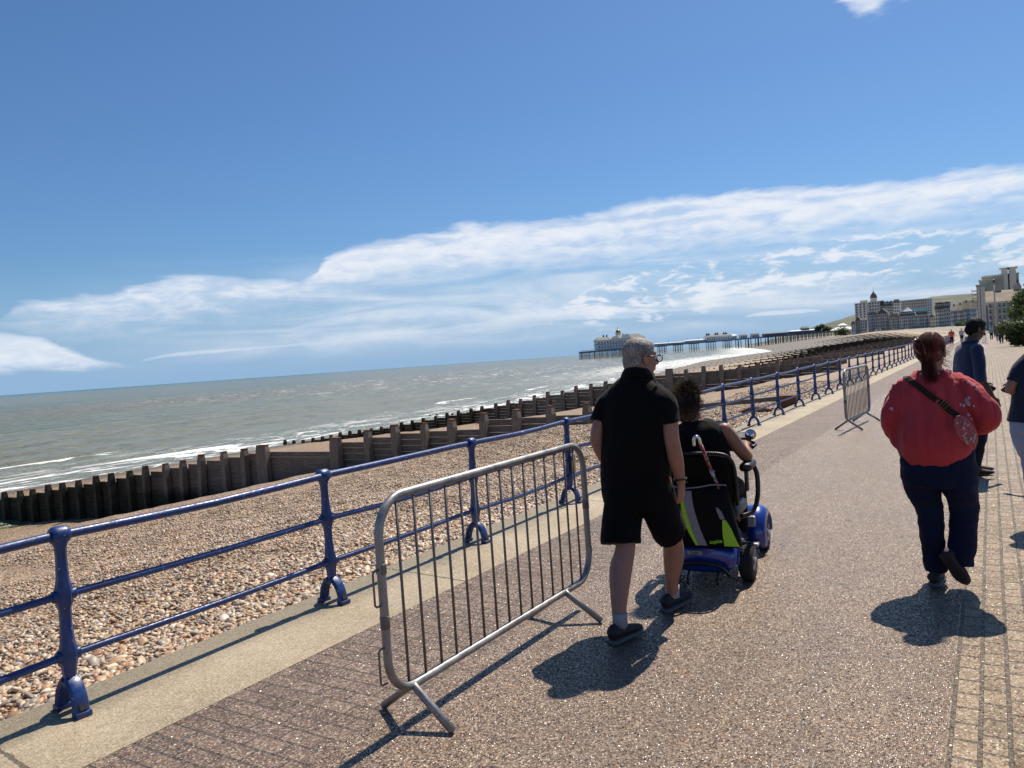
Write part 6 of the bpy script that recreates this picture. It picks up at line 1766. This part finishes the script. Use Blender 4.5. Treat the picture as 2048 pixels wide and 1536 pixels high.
# flagpole, bandstand, cars, white road objects
p_ = at(1992, 650, 165)
t = empty('flagpole', (p_.x, 165, p_.z - .6), 0, 'tall cream flagpole in front of the white balconied terrace', 'flagpole')
zt = at(1984, 566, 165).z - p_.z + .6
m = MB(); m.lathe([(.16, 0), (.14, zt * .5), (.09, zt)], (0, 0, 0), 10); m.build('pole', simple('cream_paint', (.5, .47, .38), .6), t, True)
m = MB(); m.lathe([(0.05, 0), (.25, .15), (.25, .4), (.05, .6)], (0, 0, zt), 10); m.build('finial', M_WIN, t, True)
p_ = at(1686, 668, 960)
t = empty('bandstand', (p_.x, 960, p_.z - 1), 0, 'bandstand with two tiers of bright white roofs near the landward end of the pier', 'bandstand')
m = MB(); m.lathe([(9, 0), (9, 4), (8.5, 4.2)], (0, 0, 0), 12); m.build('base', M_W['stone'], t)
m = MB(); m.lathe([(14, 0), (8, 2.6), (4, 3.4), (3.6, 5)], (0, 0, 6), 12); m.build('lower_roof', M_RF['white'], t)
for k in range(8):
    a = 2 * math.pi * k / 8; m = MB(); m.box((10 * math.cos(a), 10 * math.sin(a), 4), (.5, .5, 6)); m.build('column', M_W['grey'], t)
m = MB(); m.lathe([(5.5, 0), (3, 1.5), (.8, 2.4), (.6, 3.4), (.2, 4.2)], (0, 0, 11), 12); m.build('upper_roof', M_RF['white'], t)
M_VEH = [simple('vehicle_paint', c, .2, var=.05, coat=.6) for c in ((.7, .7, .7), (.08, .09, .1), (.35, .37, .4), (.10, .12, .2))]
def car(px, py, Y, k, label, van=False):
    p = at(px, py, Y); t = empty('parked_van' if van else 'parked_car', (p.x, Y, p.z - .4), R_(rnd.uniform(-6, 6)), label, 'van' if van else 'car', 'vehicles parked along the seafront road')
    L, H1, H2 = (5.6, 1.1, 2.5) if van else (4.4, .8, 1.45)
    prof = [(-L / 2, .35), (-L / 2, H1), (-L / 2 + .3, H2), (L / 2 - 1.2, H2), (L / 2 - .7, H1 + .1), (L / 2, H1 - .1), (L / 2, .35)] if van else [(-L / 2, .35), (-L / 2, H1), (-L / 2 + .6, H2), (L / 2 - 1.9, H2), (L / 2 - 1.2, H1 + .05), (L / 2 - .1, H1 - .1), (L / 2, .35)]
    m = MB(); m.prism(prof, (0, 0, 0), (1, 0, 0), (0, 0, 1), (0, 1, 0), 1.8); m.build('body', M_VEH[k], t)
    m = MB(); m.box((0, 0, (H1 + H2) / 2), (L * .45, 1.84, (H2 - H1) * .6)); m.build('windows', M_WIN, t)
    for x in (-L * .3, L * .3):
        for y in (-.85, .85):
            m = MB(); m.lathe([(.33, -.1), (.33, .1)], (x, y, .33), 12, Matrix.Rotation(R_(90), 3, 'X')); m.build('wheel', M_TYRE, t)
for px, py, Y, k, lb, van in ((1697, 667, 840, 0, 'bright white parked car at the seaward end of the town road', False), (1730, 664, 830, 0, 'white parked car below the domed mansion block', False), (1757, 662, 820, 0, 'white van shining in the sun below the stone terrace hotel', True), (1779, 660, 810, 2, 'silver parked car left of the pair below the cream terrace hotel', False), (1789, 658.5, 810, 0, 'white parked car right of the silver one below the cream terrace', False), (1815, 657, 800, 0, 'white parked car under the white tent-like roof', False), (1834, 656.5, 760, 1, 'dark van beside the small kiosk on the seafront road', True), (1868, 655.5, 750, 1, 'dark parked car below the low grey house', False), (1887, 654.5, 740, 2, 'silver parked car below the brown dormered hotel', False), (1910, 653, 720, 0, 'white parked van below the pale blue terrace', True), (1922, 652, 715, 0, 'white parked car beside the white van', False)):
    car(px, py, Y, k, lb, van)

# ================================================================== TREES AND SHRUBS
def mat_leaf(name, cols):
    m_, N_ = principled(name)
    c = N_.n('ShaderNodeAttribute', attribute_name='Tone').outputs['Fac']
    col = N_.ramp(c, [(0, cols[0]), (.55, cols[1]), (1, cols[2])])
    p = finish(N_, col, .55, 0, spec=.35)
    d = N_.n('ShaderNodeBsdfTranslucent', {'Color': col})
    mx = N_.n('ShaderNodeMixShader', {0: .28, 1: p.outputs[0], 2: d.outputs[0]})
    for l in list(N_.nt.links):
        if l.to_node.type == 'OUTPUT_MATERIAL': N_.nt.links.remove(l)
    o = [n_ for n_ in N_.nt.nodes if n_.type == 'OUTPUT_MATERIAL'][0]
    N_.nt.links.new(mx.outputs[0], o.inputs[0])
    return m_
M_LEAF = mat_leaf('tamarisk_leaf', [(.03, .055, .015), (.065, .105, .028), (.13, .17, .05)])
M_BARK = simple('bark', (.07, .05, .035), .9, var=.4, scale=6, bstr=.6, bdist=.02)
def bush(label, x, Y, H, R, n, seed, name='shrub', lobes=9, leaf=.075, trunk_h=.3, cat='shrub'):
    t = empty(name, (x, Y, 0), 0, label, cat, 'evergreen shrubs beside the promenade' if name == 'shrub' else None)
    rg = np.random.default_rng(seed)
    m = MB()
    L = []
    for k in range(lobes):
        a = rg.uniform(0, 2 * np.pi); rr = R * rg.uniform(.1, .72); z = H * rg.uniform(.25, .85)
        L.append((math.cos(a) * rr, math.sin(a) * rr, z, R * rg.uniform(.28, .5)))
    L.append((0, 0, H * .78, R * .45))
    for lx, ly, lz, lr in L:
        m.tube(catmull([(rg.uniform(-.1, .1), rg.uniform(-.1, .1), -.1), (lx * .3, ly * .3, H * .2 + trunk_h), (lx * .8, ly * .8, lz * .8), (lx, ly, lz)], 3), list(np.linspace(.07, .012, 10) * (H / 3)), 6)
    m.build('branches' if name == 'shrub' else 'trunk', M_BARK, t, True)
    w_ = np.array([l[3] ** 2 for l in L]); idx = rg.choice(len(L), n, p=w_ / w_.sum()); Lc = np.array(L)[idx]
    d = rg.normal(0, 1, (n, 3)); d /= np.linalg.norm(d, axis=1)[:, None]
    rad = Lc[:, 3] * rg.uniform(.35, 1.12, n) ** .6 * (1 + .25 * np.sin(d[:, 0] * 7 + d[:, 2] * 9 + idx))
    C = Lc[:, :3] + d * rad[:, None] * np.array([1, 1, .85])
    C[:, 2] = np.maximum(C[:, 2], .04)
    u = rg.normal(0, 1, (n, 3)); u /= np.linalg.norm(u, axis=1)[:, None]
    v = np.cross(u, d + .2); v /= np.linalg.norm(v, axis=1)[:, None] + 1e-9
    s = leaf * rg.uniform(.6, 1.5, n)[:, None]
    V = np.stack([C - u * s, C + v * s * .45, C + u * s, C - v * s * .45], 1).reshape(-1, 3)
    F = np.arange(n * 4).reshape(-1, 4)
    tone = np.repeat(np.clip(rg.normal(.5, .22, n) + .2 * np.sin(idx * 2.3), 0, 1), 4)
    np_mesh('crown' if name != 'shrub' else 'foliage', V, F, M_LEAF, t, False, {'Tone': ('FLOAT', 'POINT', tone)})
bush('tall rounded evergreen shrub at the right edge beyond the crowd', 3.25, 78, 5.1, 2.5, 20000, 21, lobes=16, leaf=.09)
bush('lower spreading evergreen shrub at the inner edge of the paving', 2.1, 70, 1.9, 1.5, 10000, 22, lobes=10)
bush('tall dense evergreen shrub at the far right edge, nearest of the shrubs', 3.9, 67, 3.8, 2.1, 13000, 23, lobes=12)
bush('feathery evergreen shrub behind the tall rounded one', 3.6, 92, 5.2, 1.9, 10000, 24, lobes=12, leaf=.1)
for i, (px, py, Y, H, R) in enumerate(((1637, 660, 980, 6, 6), (1645, 658, 975, 7, 6), (1653, 660, 970, 4, 6), (1690, 667, 930, 6, 11), (1722, 661, 940, 10, 9), (1730, 660, 945, 8, 8), (1928, 655, 690, 5, 6), (1936, 654, 680, 5, 5))):
    p = at(px, py, Y)
    lab = ['dark round tree at the seaward edge of the town', 'second dark round tree behind the pier entrance', 'low olive tree between the pier and the bandstand', 'low green shrubbery round the bandstand', 'dark tree crown above the white bay-fronted house', 'smaller dark tree beside the domed block', 'small green tree by the pale blue terrace', 'small green tree by the white terrace house'][i]
    bush(lab, p.x, Y, H, R, 1400, 40 + i, name='tree', lobes=6, leaf=.7, cat='tree')
    o = [q for q in COL.objects if q.get('label') == lab][0]; o.location.z = p.z - 1.5
